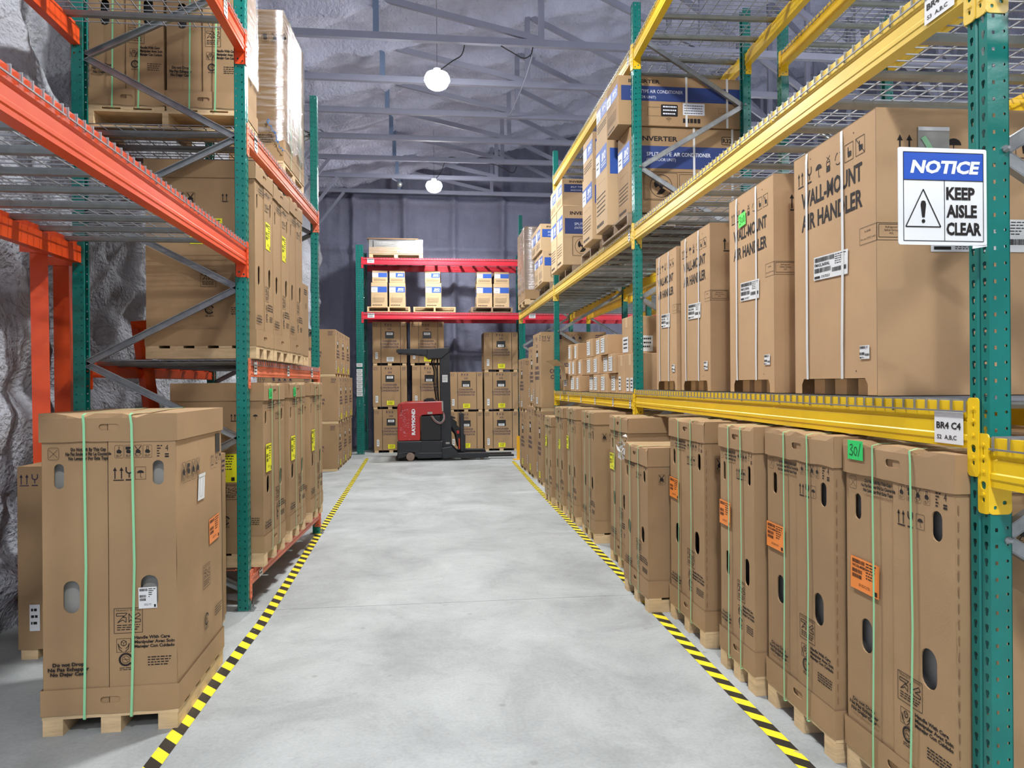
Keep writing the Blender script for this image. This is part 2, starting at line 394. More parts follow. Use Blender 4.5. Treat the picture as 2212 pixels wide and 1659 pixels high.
for i, x in enumerate(nodes):
    webs.append(('vertical_web', MB().bar((x, 0, .04), (x, 0, roof(x)-CH-.05), .06, .075, (1, 0, 0)).mesh('vertical_web', 'truss_blue' if i == 0 else 'truss')))
    if i+1 < len(nodes): webs.append(('diagonal_web', web((x, 0, roof(x)-CH-.12), (nodes[i+1], 0, .05), .08)))
m_kn = MB().bar((-1.94, 0, -.04), (X0+.05, 0, -1.0), .05, .06).mesh('knee_brace', 'truss')
for i, y in enumerate(TY):
    t = thing('roof_truss', f'grey steel roof truss, {ordn[i]} from the camera, spanning the hall', 'truss', (0, y, CH), 0, 'roof trusses under the foam ceiling')
    obj('bottom_chord', m_ch, t); obj('top_chord', m_tc, t)
    for n, m in webs: obj(n, m, t)
    if i > 2: obj('knee_brace', m_kn, t)
# lamps
m_house = MB().lathe((0, 0, 0), [(.05, .16), (.06, .1), (.15, .09), (.175, .04), (.178, 0), (.16, -.005)][::-1], 24).mesh('housing', 'lamp_body')
m_lens = MB().lathe((0, 0, -.012), [(.02, -.11), (.08, -.1), (.13, -.07), (.155, -.03), (.16, .008)], 24).mesh('lens', 'lens')
for i, (x, y) in enumerate(LAMPS):
    ld = bpy.data.lights.new('lamp', 'AREA'); ld.shape = 'DISK'; ld.size = .34; ld.energy = LAMP_W; ld.color = (.95, .98, 1)
    if hasattr(ld, 'spread'): ld.spread = R(158)
    lo = bpy.data.objects.new('lamp_light', ld); COL.objects.link(lo); lo.location = (x, y, LAMP_Z-.135)
    near = {0: 'farther', 1: 'nearer'}.get(i)
    t = thing('high_bay_lamp', f'round white high bay lamp glowing over the aisle, the {near} of the two' if near else 'round high bay lamp hung out of view', 'lamp', (x, y, LAMP_Z), 0, 'high bay lamps' if near is None else None)
    obj('housing', m_house, t); obj('lens', m_lens, t)
    obj('hanger', MB().tube([(0, 0, .15), (0, 0, roof(x)-LAMP_Z-.06)], .003).mesh('hanger', 'black_plastic'), t)
def cable(label, pts, r=.008, m='black_plastic', name='power_cable', cat='cable'):
    P = [Vector(p) for p in pts]; out = []
    for i in range(len(P)-1):
        a, b, c, d = P[max(i-1, 0)], P[i], P[i+1], P[min(i+2, len(P)-1)]
        for k in range(6):
            t = k/6; out.append(.5*((2*b)+(c-a)*t+(2*a-5*b+4*c-d)*t*t+(3*b-a-3*c+d)*t**3))
    out.append(P[-1])
    o = obj(name, MB().tube(out, r, 5).mesh(name, m, True)); o['label'] = label; o['category'] = cat; return o
cable('black cable from the nearer lamp up to the nearest truss', [(.17, 9.9, 5.85), (.35, 9.8, 5.95), (.48, 9.7, 6.0), (.52, 9.62, 6.13)])
cable('black cable drooping under the nearest truss to a small socket', [(1.0, 9.56, 6.08), (1.15, 9.56, 6.0), (1.3, 9.56, 5.93), (1.4, 9.56, 5.98), (1.43, 9.56, 6.08)])
cable('pale cable hanging down between the near trusses right of the lamp', [(1.45, 9.7, 6.05), (1.42, 10.3, 5.95), (1.4, 11.5, 6.02), (1.36, 12.2, 6.12), (1.0, 12.2, 6.1), (.3, 12.22, 6.1)], .009, 'truss')
cable('black cable looping from the farther lamp along a truss', [(.16, 15.2, 5.85), (.3, 15.1, 6.0), (.45, 14.74, 6.2), (.9, 14.74, 6.12), (1.4, 14.74, 6.08), (1.75, 14.74, 5.92), (1.85, 14.74, 6.05)])
t = thing('security_camera', 'small round security camera under a far truss left of the lamp', 'camera', (-.66, 15.95, 6.02))
obj('dome', MB().lathe((.06, 0, -.06), [(.0, -.07), (.05, -.055), (.075, 0), (.05, .05), (.02, .06)], 12).mesh('dome', 'galv', True), t)
obj('bracket', MB().bar((-.1, 0, .06), (.04, 0, -.02), .03, .03).mesh('bracket', 'truss'), t)
# hazard tape strips on the floor
def tape_strip(label, pts, w=.07, period=.16):
    b = MB(); uv = []; s = 0
    P = [Vector((x, y, .0015)) for x, y in pts]; L_ = []
    for i, p in enumerate(P):
        t = (P[min(i+1, len(P)-1)]-P[max(i-1, 0)]).normalized(); n = Vector((t.y, -t.x, 0))
        if i: s += (P[i]-P[i-1]).length
        L_.append((p-n*w/2, p+n*w/2, s))
    for i in range(len(L_)-1):
        b.add([L_[i][0], L_[i][1], L_[i+1][1], L_[i+1][0]], [(0, 1, 2, 3)])
        for q, c in ((i, 0), (i, 1), (i+1, 1), (i+1, 0)): uv.append((L_[q][2]/period, c*w/period))
    me = b.mesh('hazard_tape', 'tape'); l = me.uv_layers.new(name='UVMap')
    for k, u in enumerate(uv): l.data[k].uv = u
    o = obj('hazard_tape', me); o['label'] = label; o['category'] = 'floor tape'
tape_strip('yellow and black striped floor tape along the left side of the aisle', [(-1.13, -1), (-1.13, 3.06), (-1.12, 3.76), (-1.09, 4.84), (-1.11, 6), (-1.14, 7.41), (-1.2, 11), (-1.29, 15.43)])
tape_strip('worn yellow and black striped floor tape along the right side of the aisle', [(1.5, -1), (1.5, 2.72), (1.505, 3.58), (1.515, 4.49), (1.545, 6), (1.57, 8.57), (1.6, 11), (1.68, 14.3)])

# ------------------------------------------------------------ pallet racking
def post_mesh(h):
    # roll-formed post: two columns of teardrop slots in the face, square and round holes down the sides
    b = MB(); P = .0508; n = int(h/P)
    face = F((0, .04, 0), (0, -1, 0), (0, 0, 1)); sa = F((0, -.04, 0), (1, 0, 0), (0, 0, 1)); sb = F((.072, .04, 0), (-1, 0, 0), (0, 0, 1))
    def tear(c, z): return [(c-.0035, z-.013), (c+.0035, z-.013), (c+.005, z-.002), (c+.0075, z+.004), (c+.006, z+.011), (c, z+.013), (c-.006, z+.011), (c-.0075, z+.004), (c-.005, z-.002)]
    def sq(c, z, r=.0048): return [(c-r, z-r*1.2), (c+r, z-r*1.2), (c+r, z+r*1.2), (c-r, z+r*1.2)]
    def rd(c, z, r=.005): return [(c+r*math.cos(k*math.pi/3), z+r*math.sin(k*math.pi/3)) for k in range(6)]
    for i in range(n):
        z0, z1 = i*P, (i+1)*P; zc = (z0+z1)/2
        b.plate(face, [(0, z0), (.033, z0), (.033, z1), (0, z1)], [tear(.017, zc)], 0)
        b.plate(face, [(.047, z0), (.08, z0), (.08, z1), (.047, z1)], [tear(.063, zc)], 0)
        b.plate(sa, [(0, z0), (.072, z0), (.072, z1), (0, z1)], [sq(.02, zc), rd(.056, zc+.006)], 0)
        b.plate(sb, [(0, z0), (.072, z0), (.072, z1), (0, z1)], [sq(.052, zc), rd(.016, zc+.006)], 0)
    z = n*P
    b.add([face(.033, 0), face(.033, z), face(.037, z, -.006), face(.037, 0, -.006), face(.043, 0, -.006), face(.043, z, -.006), face(.047, z), face(.047, 0)],
          [(0, 3, 2, 1), (3, 4, 5, 2), (4, 7, 6, 5)])
    b.box(.069, .072, -.04, -.024, 0, z); b.box(.069, .072, .024, .04, 0, z)
    return b.mesh('post', 'green')
def bolt_mesh(): return MB().lathe((0, 0, 0), [(.012, .006), (.012, 0), (.005, -.012)], 8, 'y').mesh('bolt', 'galv')
def frame_parts(t, h, D, z0, pitch, zf):
    pm = cached(('post', h), lambda: post_mesh(h))
    obj('post', pm, t); obj('post', pm, t, (D, 0, 0), 180)
    fm = cached('foot', lambda: MB().box(-.035, .1, -.041, .041, 0, .006).lathe((-.018, -.02, .006), [(.011, 0), (.011, .012), (.005, .013), (.005, .04)], 6).lathe((-.018, .02, .006), [(.011, 0), (.011, .012), (.005, .013), (.005, .04)], 6).mesh('foot_plate', 'galv'))
    obj('foot_plate', fm, t); obj('foot_plate', fm, t, (D, 0, 0), 180)
    bm_ = cached('bolt', bolt_mesh)
    z = zf; k = 0
    while z-pitch/2 > .05: z -= pitch/2; k += 1
    side = k % 2
    while z < h-.05:
        a = (.062 if not side else D-.062, 0, z); q = (.062 if side else D-.062, 0, min(z+pitch/2, h-.03))
        obj('bolt', bm_, t, (a[0]-(.006 if not side else -.006), -.046, z))
        if z+pitch/2 < h+.2:
            dv = Vector(q)-Vector(a)
            def mk(a=a, q=q):
                b = MB(); off = Vector((0, -.012, 0)); b.bar(Vector(a)+off, Vector(q)+off, .004, .04)
                t_ = (Vector(q)-Vector(a)).normalized(); nrm = t_.cross(Vector((0, 1, 0))).normalized()*.02
                for s in (1, -1): b.bar(Vector(a)+nrm*s, Vector(q)+nrm*s, .028, .004, (0, 0, 1))
                return b.mesh('brace', 'galv')
            obj('brace', cached(('brace', side, round(z, 3), round(q[2], 3), D), mk), t)
        z += pitch/2; side = 1-side
def frame(label, x, y, rz, h=5.03, D=1.12, pitch=1.2, zf=2.33, group='green rack frames'):
    t = thing('rack_frame', label, 'rack frame', (x, y, 0), rz, group); frame_parts(t, h, D, 0, pitch, zf); return t
def beam_mesh(L, h, m):
    b = MB(); pr = [(0, 0), (0, -.35*h), (.005, -.38*h), (.005, -.42*h), (0, -.45*h), (0, -.7*h), (-.003, -.73*h), (-.003, -.83*h), (0, -.86*h), (0, -h), (.055, -h), (.055, -.04), (.03, -.04), (.03, 0)]
    fr = F((0, 0, 0), (1, 0, 0), (0, 0, 1))       # normal -y
    b.prism(fr, pr, -L, 0)
    return b.mesh('beam', m)
def conn_mesh(h, m, s):
    # end connector: slotted plate on the post face, bent round its corner
    b = MB(); H0, H1 = .012, -(h+.085)
    fr = F((-.007, 0, 0), (0, -1, 0), (0, 0, 1))
    a0, a1 = (-.002, .044) if s < 0 else (-.044, .002)
    c = (a0+a1)/2
    holes = [rounded(c-.003, -.055, c+.003, -.03, .0025, 1), rounded(c-.005, -.08, c+.005, -.068, .004, 2), rounded(c-.011, -.16, c+.011, -.135, .008, 2), rounded(c-.006, -.2, c+.006, -.185, .004, 2)]
    b.plate(fr, rounded(a0, H1, a1, H0, .01, 2), holes, .005)
    for z in (-.022, -.06, -.105, -.175): b.prism(fr, rounded(c-.007, z-.005, c+.007, z+.005, .004, 2), 0, .004)
    y = .002 if s < 0 else -.002
    f2 = F((-.006, y, 0), (1, 0, 0), (0, 0, 1))
    b.plate(f2, rounded(0, H1, .074, -h*.3, .012, 2), [rounded(.015, H1+.015, .026, H1+.027, .005, 3), rounded(.044, H1+.03, .058, H1+.042, .005, 3)], .004)
    return b.mesh('end_connector', m)
CODE = {}
def beam(label, p, q, top, m, h=.13, tags=(), group='steel shelf beams', name='shelf_beam', cat='rack beam', rise=0):
    dx, dy = q[0]-p[0], q[1]-p[1]; L = round(math.hypot(dx, dy), 3)
    t = thing(name, label, cat, (p[0], p[1], top), math.degrees(math.atan2(dy, dx))-90, group)
    t.rotation_euler.x = math.atan2(rise, L)
    obj('beam', cached(('beam', L, h, m), lambda: beam_mesh(L, h, m)), t)
    obj('end_connector', cached(('conn', h, m, -1), lambda: conn_mesh(h, m, -1)), t)
    obj('end_connector', cached(('conn', h, m, 1), lambda: conn_mesh(h, m, 1)), t, (0, L, 0))
    for a, w, l1, l2, b0, b1 in tags:       # paper tag on the face: distance from p, width, lines, heights
        b = MB(); fr = F((-.0035, a, 0), (0, -1, 0), (0, 0, 1))
        b.rect(fr, 0, b0, w, b1, .001); b.m = 1
        hh = b1-b0
        if l1: b.text(fr, l1, w/2, b0+hh*.45, hh*.2, w*.84, .03, 'c', d=.002); b.text(fr, l2, w*.1, b0+hh*.13, hh*.13, w*.68, .015, d=.002)
        else: b.lines(fr, w*.12, w*.88, b1-hh*.3, 3, hh*.25, hh*.1, int(a*100), .002)
        obj('location_label', b.mesh('location_label', ['white', 'ink']), t, label='white paper location label')
    return t
def deck_meshes(Wd, D, wm='wire', nch=4):
    def mk():
        b = MB(); r = .0026; n = max(4, round(Wd/.0635)); rg = random.Random(5)
        for i in range(n+1):
            y = .012+(Wd-.024)*i/n; dz = rg.uniform(-.007, .007)
            b.box(0, D, y-r, y+r, 0, 2*r)
            for x, s in ((-.002, -1), (D+.002, 1)):
                b.box(min(x, x+s*2*r), max(x, x+s*2*r), y-r, y+r, -.036+dz, 2*r)
        k = round(D/.1)
        for i in range(k+1):
            x = .02+(D-.04)*i/k; b.box(x-r, x+r, .004, Wd-.004, -2*r, 0)
        for x in (-.002-4*r, D+.002+2*r): b.box(x, x+2*r, .004, Wd-.004, -.036, -.036+2*r)
        return b.mesh('wire_mesh', wm)
    def ch():
        fr = F((.0, 0, 0), (0, 1, 0), (0, 0, 1))    # normal +x
        pr = [(-.034, 0), (-.03, -.012), (-.018, -.026), (.018, -.026), (.03, -.012), (.034, 0), (.028, -.002), (.016, -.02), (-.016, -.02), (-.028, -.002)]
        return MB().prism(fr, pr, .035, D-.035).mesh('support_channel', 'channel')
    return cached(('deck', Wd, D, wm), mk), cached(('chan', D), ch)
def decks(label, p, q, top, n, D=1.12, group='wire decks', wm='wire', nch=4, rise=0):
    dx, dy = q[0]-p[0], q[1]-p[1]; L = math.hypot(dx, dy); rz = math.degrees(math.atan2(dy, dx))-90
    Wd = round(L/n-.012, 3); me, cm = deck_meshes(Wd, D, wm)
    for i in range(n):
        s = (i+.5)*L/n-Wd/2; pos = (p[0]+dx/L*s, p[1]+dy/L*s, top+.0003+rise*s/L)
        w = {1: '', 2: ('first ', 'second '), 3: ('first ', 'middle ', 'last ')}[n]
        t = thing('wire_deck', (w[i] if w else '')+label, 'wire deck', pos, rz, group)
        t.rotation_euler.x = math.atan2(rise, L)
        obj('wire_mesh', me, t)
        for k in range(nch): obj('support_channel', cm, t, (0, Wd*(k+.5)/nch, -.0055))
PX = 1.88; PY = [-2.1, 2.05, 6.41, 10.6, 14.72]; XS = [1.54, 1.705, 1.88, 1.88, 1.88]
nm = ['behind the camera', 'carrying the NOTICE sign', 'second along the aisle', 'third along the aisle', 'at the far end']
for i, y in enumerate(PY):
    frame('green perforated rack frame on the right, '+nm[i], XS[i], y, 0, group=None, zf=2.33 if i > 1 else 2.26)
    if i: frame('green rack frame back to back behind the right one '+nm[i], XS[i]+2.54, y, 180, group=None)
for i, y in enumerate(PY[2:]): frame('green rack frame in the next row across the far aisle, '+('second', 'third', 'farthest')[i], 7.3, y-.3, 0, group='rack frames across the far aisle')
frame('green rack frame in the next row across the far aisle, nearest', 7.3, 3.2, 0, group='rack frames across the far aisle')
def bay(k): return PY[k]+.04, PY[k+1]-.04
bn = ['bay beside the camera', 'bay beyond the NOTICE sign', 'middle bay', 'farthest bay']
def level(k, top, h, nd=3, m='yellow', tags=(), row2=False, lv='', D=1.12, rise=0):
    a, b = bay(k); xa, xb = XS[k], XS[k+1]
    beam(f'{"pale " if m == "yellow_pale" else ""}yellow {lv} shelf beam along the right of the aisle, {bn[k]}', (xa, a), (xb, b), top, m, h, tags, None, rise=rise)
    beam(f'yellow {lv} rear shelf beam, {bn[k]}', (xb+D, b), (xa+D, a), top+rise, 'yellow', h, (), None, rise=-rise)
    decks(f'wire deck of the {lv} yellow shelf, {bn[k]}', (xa, a), (xb, b), top, nd, D, None, rise=rise)
    if row2:
        xa += 1.42; xb += 1.42
        beam(f'yellow {lv} beam of the row behind, near side, {bn[k]}', (xa, a), (xb, b), top, 'yellow', h, (), None, rise=rise)
        beam(f'yellow {lv} beam of the row behind, far side, {bn[k]}', (xb+D, b), (xa+D, a), top+rise, 'yellow', h, (), None, rise=-rise)
        decks(f'wire deck of the row behind, {lv} shelf, {bn[k]}', (xa, a), (xb, b), top, nd, D, None, rise=rise)
ttag = lambda a: (a, .055, None, None, -.125, -.04)
level(0, 1.375, .15, tags=(), lv='chest high')
level(0, 2.9, .14, lv='upper', m='yellow_pale')
level(1, 1.485, .15, lv='chest high', row2=True, tags=((.165, .14, 'BR4 C4', 'S2  A,B,C', -.142, -.032),))
level(1, 2.9, .14, rise=.1, lv='upper', row2=True, m='yellow_pale', tags=((.2, .15, 'BR4 C4', 'S3  A,B,C', -.13, -.028),))
level(1, 4.64, .14, lv='top', row2=True)
level(2, 1.44, .13, lv='chest high', row2=True, tags=[ttag(.12), ttag(.75), ttag(1.55), ttag(2.3), ttag(3.1), ttag(3.7)])
level(2, 3.01, .14, lv='upper', row2=True, m='yellow_pale', tags=((.12, .06, None, None, -.13, -.03),))
level(2, 4.65, .14, lv='top', row2=False, m='yellow_pale', tags=((.12, .06, None, None, -.13, -.03),))
level(3, 3.02, .14, lv='upper', row2=True, m='yellow_pale')
for a, b in ((3.24, 6.07), (6.15, 10.26), (10.34, 14.38)):
    for z in (1.5, 3.0): beam('yellow beam of the rack across the far aisle', (7.3, a), (7.3, b), z, 'yellow', .14, (), 'beams across the far aisle')
# guard on the last right-hand post
t = thing('post_guard', 'yellow steel post guard bolted to the floor at the far end of the right rack', 'post guard', (1.8, 14.6, 0))
obj('shield', MB().bar((0, 0, 0), (0, 0, .48), .1, .02).bar((.05, .04, 0), (.05, .04, .48), .02, .1, (1, 0, 0)).mesh('shield', 'guard'), t)
obj('base_plate', MB().box(-.09, .05, -.07, .06, 0, .012).mesh('base_plate', 'guard'), t)

# left rack: orange beams
LA, LB, LZ = (-1.235, 5.14), (-1.135, 7.71), (-1.27, 1.42)
frame('green rack frame on the left, behind the nearest strapped carton', LA[0], LA[1], 180, 5.3, 1.12, 1.035, 2.225, None)
frame('green rack frame on the left farther along, its top showing under the ceiling', LB[0], LB[1], 180, 4.62, 1.12, 1.035, 2.1, None)
frame('green rack frame on the left beside the camera', LZ[0], LZ[1], 180, 5.3, 1.12, 1.035, 2.225, None)
def lbay(p, q, top, m, h, lv, nd, tags=(), rear=True, wm='wire', rm='orange'):
    p = (p[0], p[1]-.04); q = (q[0], q[1]+.04)
    dx, dy = q[0]-p[0], q[1]-p[1]; L = math.hypot(dx, dy); nx, ny = dy/L, -dx/L     # towards the back of the shelf
    D = 1.12
    beam(f'orange shelf beam towards the aisle, {lv}', p, q, top, m, h, tags, None)
    if rear: beam(f'orange rear shelf beam at the wall, {lv}', (q[0]-nx*-D, q[1]-ny*-D), (p[0]+nx*D, p[1]+ny*D), top, rm, h, (), None)
    decks(f'wire deck on orange beams, {lv}', p, q, top, nd, D, None, wm)
lbay(LA, LZ, 2.53, 'orange', .15, 'shelf above head height, nearest left bay', 3)
lbay(LA, LZ, 3.99, 'orange', .15, 'top shelf, nearest left bay', 3, tags=((.5, .08, None, None, -.14, -.03),))
lbay(LB, LA, .26, 'orange_old', .1, 'floor level shelf, second left bay', 2, ((2.3, .09, None, None, -.095, 0),), wm='orange_old')
lbay(LB, LA, 1.73, 'orange_old', .115, 'chest high shelf, second left bay', 2, ((2.4, .08, None, None, -.1, -.01), (1.4, .08, None, None, -.1, -.01), (.4, .08, None, None, -.1, -.01)), wm='wire')
lbay(LB, LA, 3.36, 'orange_old', .13, 'high shelf, second left bay', 2, ((2.35, .08, None, None, -.12, -.01),))
# spare beams stored on end against the wall
def spare(label, base, lean, L, rz, m='orange'):
    t = thing('spare_beam', label, 'rack beam', base, 0)
    t.rotation_euler = (R(lean[0]), R(lean[1]), R(rz))
    b = MB(); b.box(-.048, .048, -.035, .035, 0, L); b.box(-.043, .043, .036, .04, .03, L-.03)
    obj('beam', b.mesh('beam', m), t)
    obj('end_connector', MB().box(-.1, .1, -.045, -.037, L-.06, L).mesh('end_connector', m), t)
spare('orange beam stood on end against the foam wall, leftmost', (-2.44, 4.9, 0), (0, -.5), 2.46, 25)
spare('orange beam stood on end beside the left rack frame', (-2.5, 5.3, 0), (1, 0), 2.44, 10)
spare('orange beam leaning against the foam wall behind the left rack', (-2.12, 6.3, 0), (0, -9), 2.1, 60)

# back rack: red beams
BY = 16.25; BX = [-1.46, 2.17, 5.7]
frame('green perforated rack post pair at the back wall left of the condenser cartons', BX[0], BY, 90, 4.7, 1.05, 1.2, 2.3, None)
frame('green rack frame touching the left back frame, beside the foam wall', BX[0]-.083, BY+.003, 90, 4.72, 1.05, 1.2, 2.2, None)
frame('green rack frame at the back wall behind the end of the right rack', BX[1], BY, 90, 4.7, 1.05, 1.2, 2.3, None)
frame('green rack frame at the back wall hidden behind the right rack', BX[2], BY, 90, 4.7, 1.05, 1.2, 2.3, None)
for z, lv in ((3.17, 'lower'), (4.39, 'upper')):
    for i in (0, 1):
        if i and z > 4: continue
        a, b = (BX[i+1]-.04, BY), (BX[i]+.04, BY); L = a[0]-b[0]
        s = ('left', 'right')[i]
        beam(f'red {lv} shelf beam across the back of the hall, {s} bay', a, b, z, 'red', .15, ((L-.09, .15, None, None, -.12, -.02),), None)
        beam(f'red {lv} rear beam against the back wall, {s} bay', (b[0], BY+1.05), (a[0], BY+1.05), z, 'red', .15, (), None)
        decks(f'wire deck on the {lv} red shelf, {s} bay', a, b, z, 3, 1.05, None)
b = MB()
for k in range(8):
    fr = F((BX[0]-.12, BY-.006, 1.3+.088*k+(.04 if k == 7 else 0)), (1, 0, 0), (0, 0, 1)); b.m = 0; b.rect(fr, 0, 0, .13, .078, .002)
    b.m = 1; b.lines(fr, .02, .11, .05, 2, .022, .008, k, .003)
o = obj('location_label_strip', b.mesh('location_label_strip', ['white', 'ink'])); o['label'] = 'strip of white location labels stuck up the left back rack post'; o['category'] = 'labels'

# ------------------------------------------------------------ cartons
HAZ = lambda b, fr, a, c, s, k: icon(b, fr, a, c, s, k)
def icon(b, fr, a, c, s, k, t=None):
    """small handling pictograms, centred on (a, c), s across"""
    t = t or s*.045
    if k == 'arrows':
        for x in (-.28*s, .18*s):
            b.rect(fr, a+x-.03*s, c-.38*s, a+x+.05*s, c+.3*s); b.shape(fr, [(a+x-.13*s, c+.22*s), (a+x+.15*s, c+.22*s), (a+x+.01*s, c+.5*s)])
        b.rect(fr, a-.38*s, c-.52*s, a+.36*s, c-.44*s)
    elif k == 'glass':
        b.arc(fr, (a, c+.25*s), .22*s, 180, 360, .1*s, 8); b.rect(fr, a-.26*s, c+.25*s, a-.17*s, c+.5*s); b.rect(fr, a+.17*s, c+.25*s, a+.26*s, c+.5*s)
        b.rect(fr, a-.04*s, c-.3*s, a+.04*s, c+.04*s); b.rect(fr, a-.25*s, c-.52*s, a+.25*s, c-.42*s)
    elif k == 'umbrella':
        b.shape(fr, [(a+.38*s*math.cos(R(180*i/8)), c+.04*s+.32*s*math.sin(R(180*i/8))) for i in range(9)])
        b.rect(fr, a-.025*s, c-.38*s, a+.025*s, c+.1*s); b.arc(fr, (a+.08*s, c-.38*s), .09*s, 180, 360, .04*s, 5)
    elif k == 'boxed_umbrella': icon(b, fr, a, c, s*.75, 'umbrella'); b.frame_(fr, a-.42*s, c-.5*s, a+.42*s, c+.55*s, t*.6)
    elif k in ('clamp', 'tip', 'nohook', 'truck'):
        b.frame_(fr, a-.42*s, c-.75*s, a+.42*s, c+.55*s, t*.5, .12*s)
        b.shape(fr, [(a-.2*s, c-.25*s), (a+.15*s, c-.3*s), (a+.28*s, c-.1*s), (a+.12*s, c+.08*s), (a-.12*s, c+.12*s), (a-.25*s, c-.05*s)])
        if k == 'clamp': b.rect(fr, a-.03*s, c, a+.03*s, c+.45*s)
        if k == 'tip': b.shape(fr, [(a-.3*s, c+.1*s), (a+.2*s, c+.15*s), (a+.22*s, c+.4*s), (a-.28*s, c+.42*s)])
        if k == 'nohook': b.stroke(fr, (a-.3*s, c+.48*s), (a+.3*s, c-.4*s), .07*s, .0014); b.stroke(fr, (a+.3*s, c+.48*s), (a-.3*s, c-.4*s), .07*s, .0014)
        if k == 'truck': b.frame_(fr, a-.08*s, c, a+.1*s, c+.42*s, t)
        b.lines(fr, a-.28*s, a+.3*s, c-.45*s, 3, .09*s, .03*s, 4)
    elif k == 'tri':
        b.path(fr, [(a-.4*s, c-.35*s), (a+.4*s, c-.35*s), (a, c+.4*s)], t, close=True)
    elif k == 'recycle':
        for i in range(3): b.arc(fr, (a, c), .36*s, 100+120*i, 185+120*i, t*1.2, 3)
    elif k == 'stack':
        b.frame_(fr, a-.2*s, c-.1*s, a+.2*s, c+.15*s, t); b.rect(fr, a-.22*s, c-.45*s, a+.22*s, c-.15*s); b.stroke(fr, (a-.2*s, c+.2*s), (a+.2*s, c+.5*s), t); b.stroke(fr, (a+.2*s, c+.2*s), (a-.2*s, c+.5*s), t)
    elif k == 'hand':
        b.frame_(fr, a-.45*s, c-.5*s, a+.45*s, c+.5*s, t*.7); b.shape(fr, [(a-.1*s, c-.3*s), (a+.25*s, c-.25*s), (a+.25*s, c+.02*s), (a-.15*s, c+.05*s)]); b.rect(fr, a-.12*s, c, a-.05*s, c+.3*s)
    elif k == 'nohand':
        icon(b, fr, a, c, s, 'hand'); b.stroke(fr, (a-.45*s, c+.5*s), (a+.45*s, c-.5*s), t)
def transit_mark(b, fr, a0, b0, w, h):
    b.frame_(fr, a0, b0, a0+w, b0+h, .0022)
    b.text(fr, 'TRANSIT TESTED', a0+w/2, b0+h*.88, h*.07, w*.9, .0, 'c')
    y0, y1 = b0+h*.42, b0+h*.8
    P = [(.08, 1), (.46, 1), (.32, .55), (.42, .55), (.42, .02), (.3, .3), (.12, 0), (.34, .72), (.08, .72)]
    b.path(fr, [(a0+w*x, y0+(y1-y0)*y) for x, y in P], .003, close=True)
    P = [(.52, 0), (.52, .95), (.62, .5), (.86, 1), (.93, .72), (.72, .38), (.93, .3), (.93, .02), (.66, .02), (.58, .3)]
    b.path(fr, [(a0+w*x, y0+(y1-y0)*y) for x, y in P], .003, close=True)
    b.lines(fr, a0+w*.1, a0+w*.92, b0+h*.3, 3, h*.09, h*.035, 6)
def care_mark(b, fr, a, c, s):
    b.frame_(fr, a-.5*s, c-.5*s, a+.5*s, c+.5*s, .0018)
    b.path(fr, [(a-.18*s, c+.05*s), (a, c-.05*s), (a+.18*s, c+.05*s), (a+.18*s, c+.28*s), (a, c+.38*s), (a-.18*s, c+.28*s)], .003, close=True)
    b.path(fr, [(a-.18*s, c+.28*s), (a, c+.18*s), (a+.18*s, c+.28*s)], .002); b.stroke(fr, (a, c+.18*s), (a, c-.05*s), .002)
    for q in (-1, 1): b.path(fr, [(a+q*.12*s, c-.45*s), (a+q*.32*s, c-.28*s), (a+q*.4*s, c+.15*s), (a+q*.3*s, c-.1*s), (a+q*.14*s, c-.25*s)], .003)
def ring_mark(b, fr, a, c, r):
    b.arc(fr, (a, c), r, 20, 325, r*.34, 16); b.arc(fr, (a, c), r*.62, 0, 360, r*.08, 10)
    b.stroke(fr, (a-.5*r, c), (a+.5*r, c), r*.08); b.stroke(fr, (a-.3*r, c+.4*r), (a+.3*r, c-.4*r), r*.08); b.lines(fr, a-r, a+r, c-1.5*r, 2, r*.3, r*.12, 2)
def label_mesh(w, h, m, kind='bar', code=None):
    def mk():
        b = MB(); fr = F((0, 0, 0), (1, 0, 0), (0, 0, 1))
        b.rect(fr, 0, 0, w, h, .002); b.m = 1; d = .003
        if kind == 'bar':
            b.barcode(fr, w*.06, h*.82, w*.5, h*.94, 3, d, w*4)
            if code: b.text(fr, code, w*.06, h*.7, h*.08, w*.5, .03, d=d)
            b.barcode(fr, w*.06, h*.52, w*.42, h*.64, 5, d, w*4); b.barcode(fr, w*.06, h*.36, w*.4, h*.48, 8, d, w*4)
            b.lines(fr, w*.55, w*.94, h*.9, 6, h*.09, h*.035, 5, d); b.lines(fr, w*.3, w*.7, h*.2, 2, h*.05, h*.015, 9, d); b.rect(fr, w*.84, h*.05, w*.94, h*.18, d)
        elif kind == 'wide':
            b.barcode(fr, w*.03, h*.76, w*.62, h*.95, 3, d, 1.6)
            if code: b.text(fr, code, w*.03, h*.57, h*.14, w*.46, .015, d=d)
            b.barcode(fr, w*.03, h*.3, w*.52, h*.5, 5, d, 1.6); b.barcode(fr, w*.56, h*.22, w*.97, h*.4, 8, d, 1.3)
            b.lines(fr, w*.64, w*.95, h*.9, 5, h*.09, h*.03, 5, d); b.rect(fr, w*.03, h*.06, w*.2, h*.16, d); b.lines(fr, w*.24, w*.5, h*.14, 2, h*.06, h*.025, 7, d)
        elif kind == 'column':
            for i in range(5): b.rect(fr, w*.12, h*(.84-.17*i), w*.34, h*(.9-.17*i), d)
            b.lines(fr, w*.5, w*.9, h*.88, 6, h*.13, h*.03, 3, d)
        elif kind == 'few': b.lines(fr, w*.15, w*.85, h*.75, 3, h*.25, h*.1, 3, d)
        elif kind == 'note':
            pass
        return b.mesh('shipping_label', [m, 'ink'])
    return cached(('lab', w, h, m, kind, code), mk)
SIDE_ROT = {'f': 0, 'r': 90, 'l': -90}
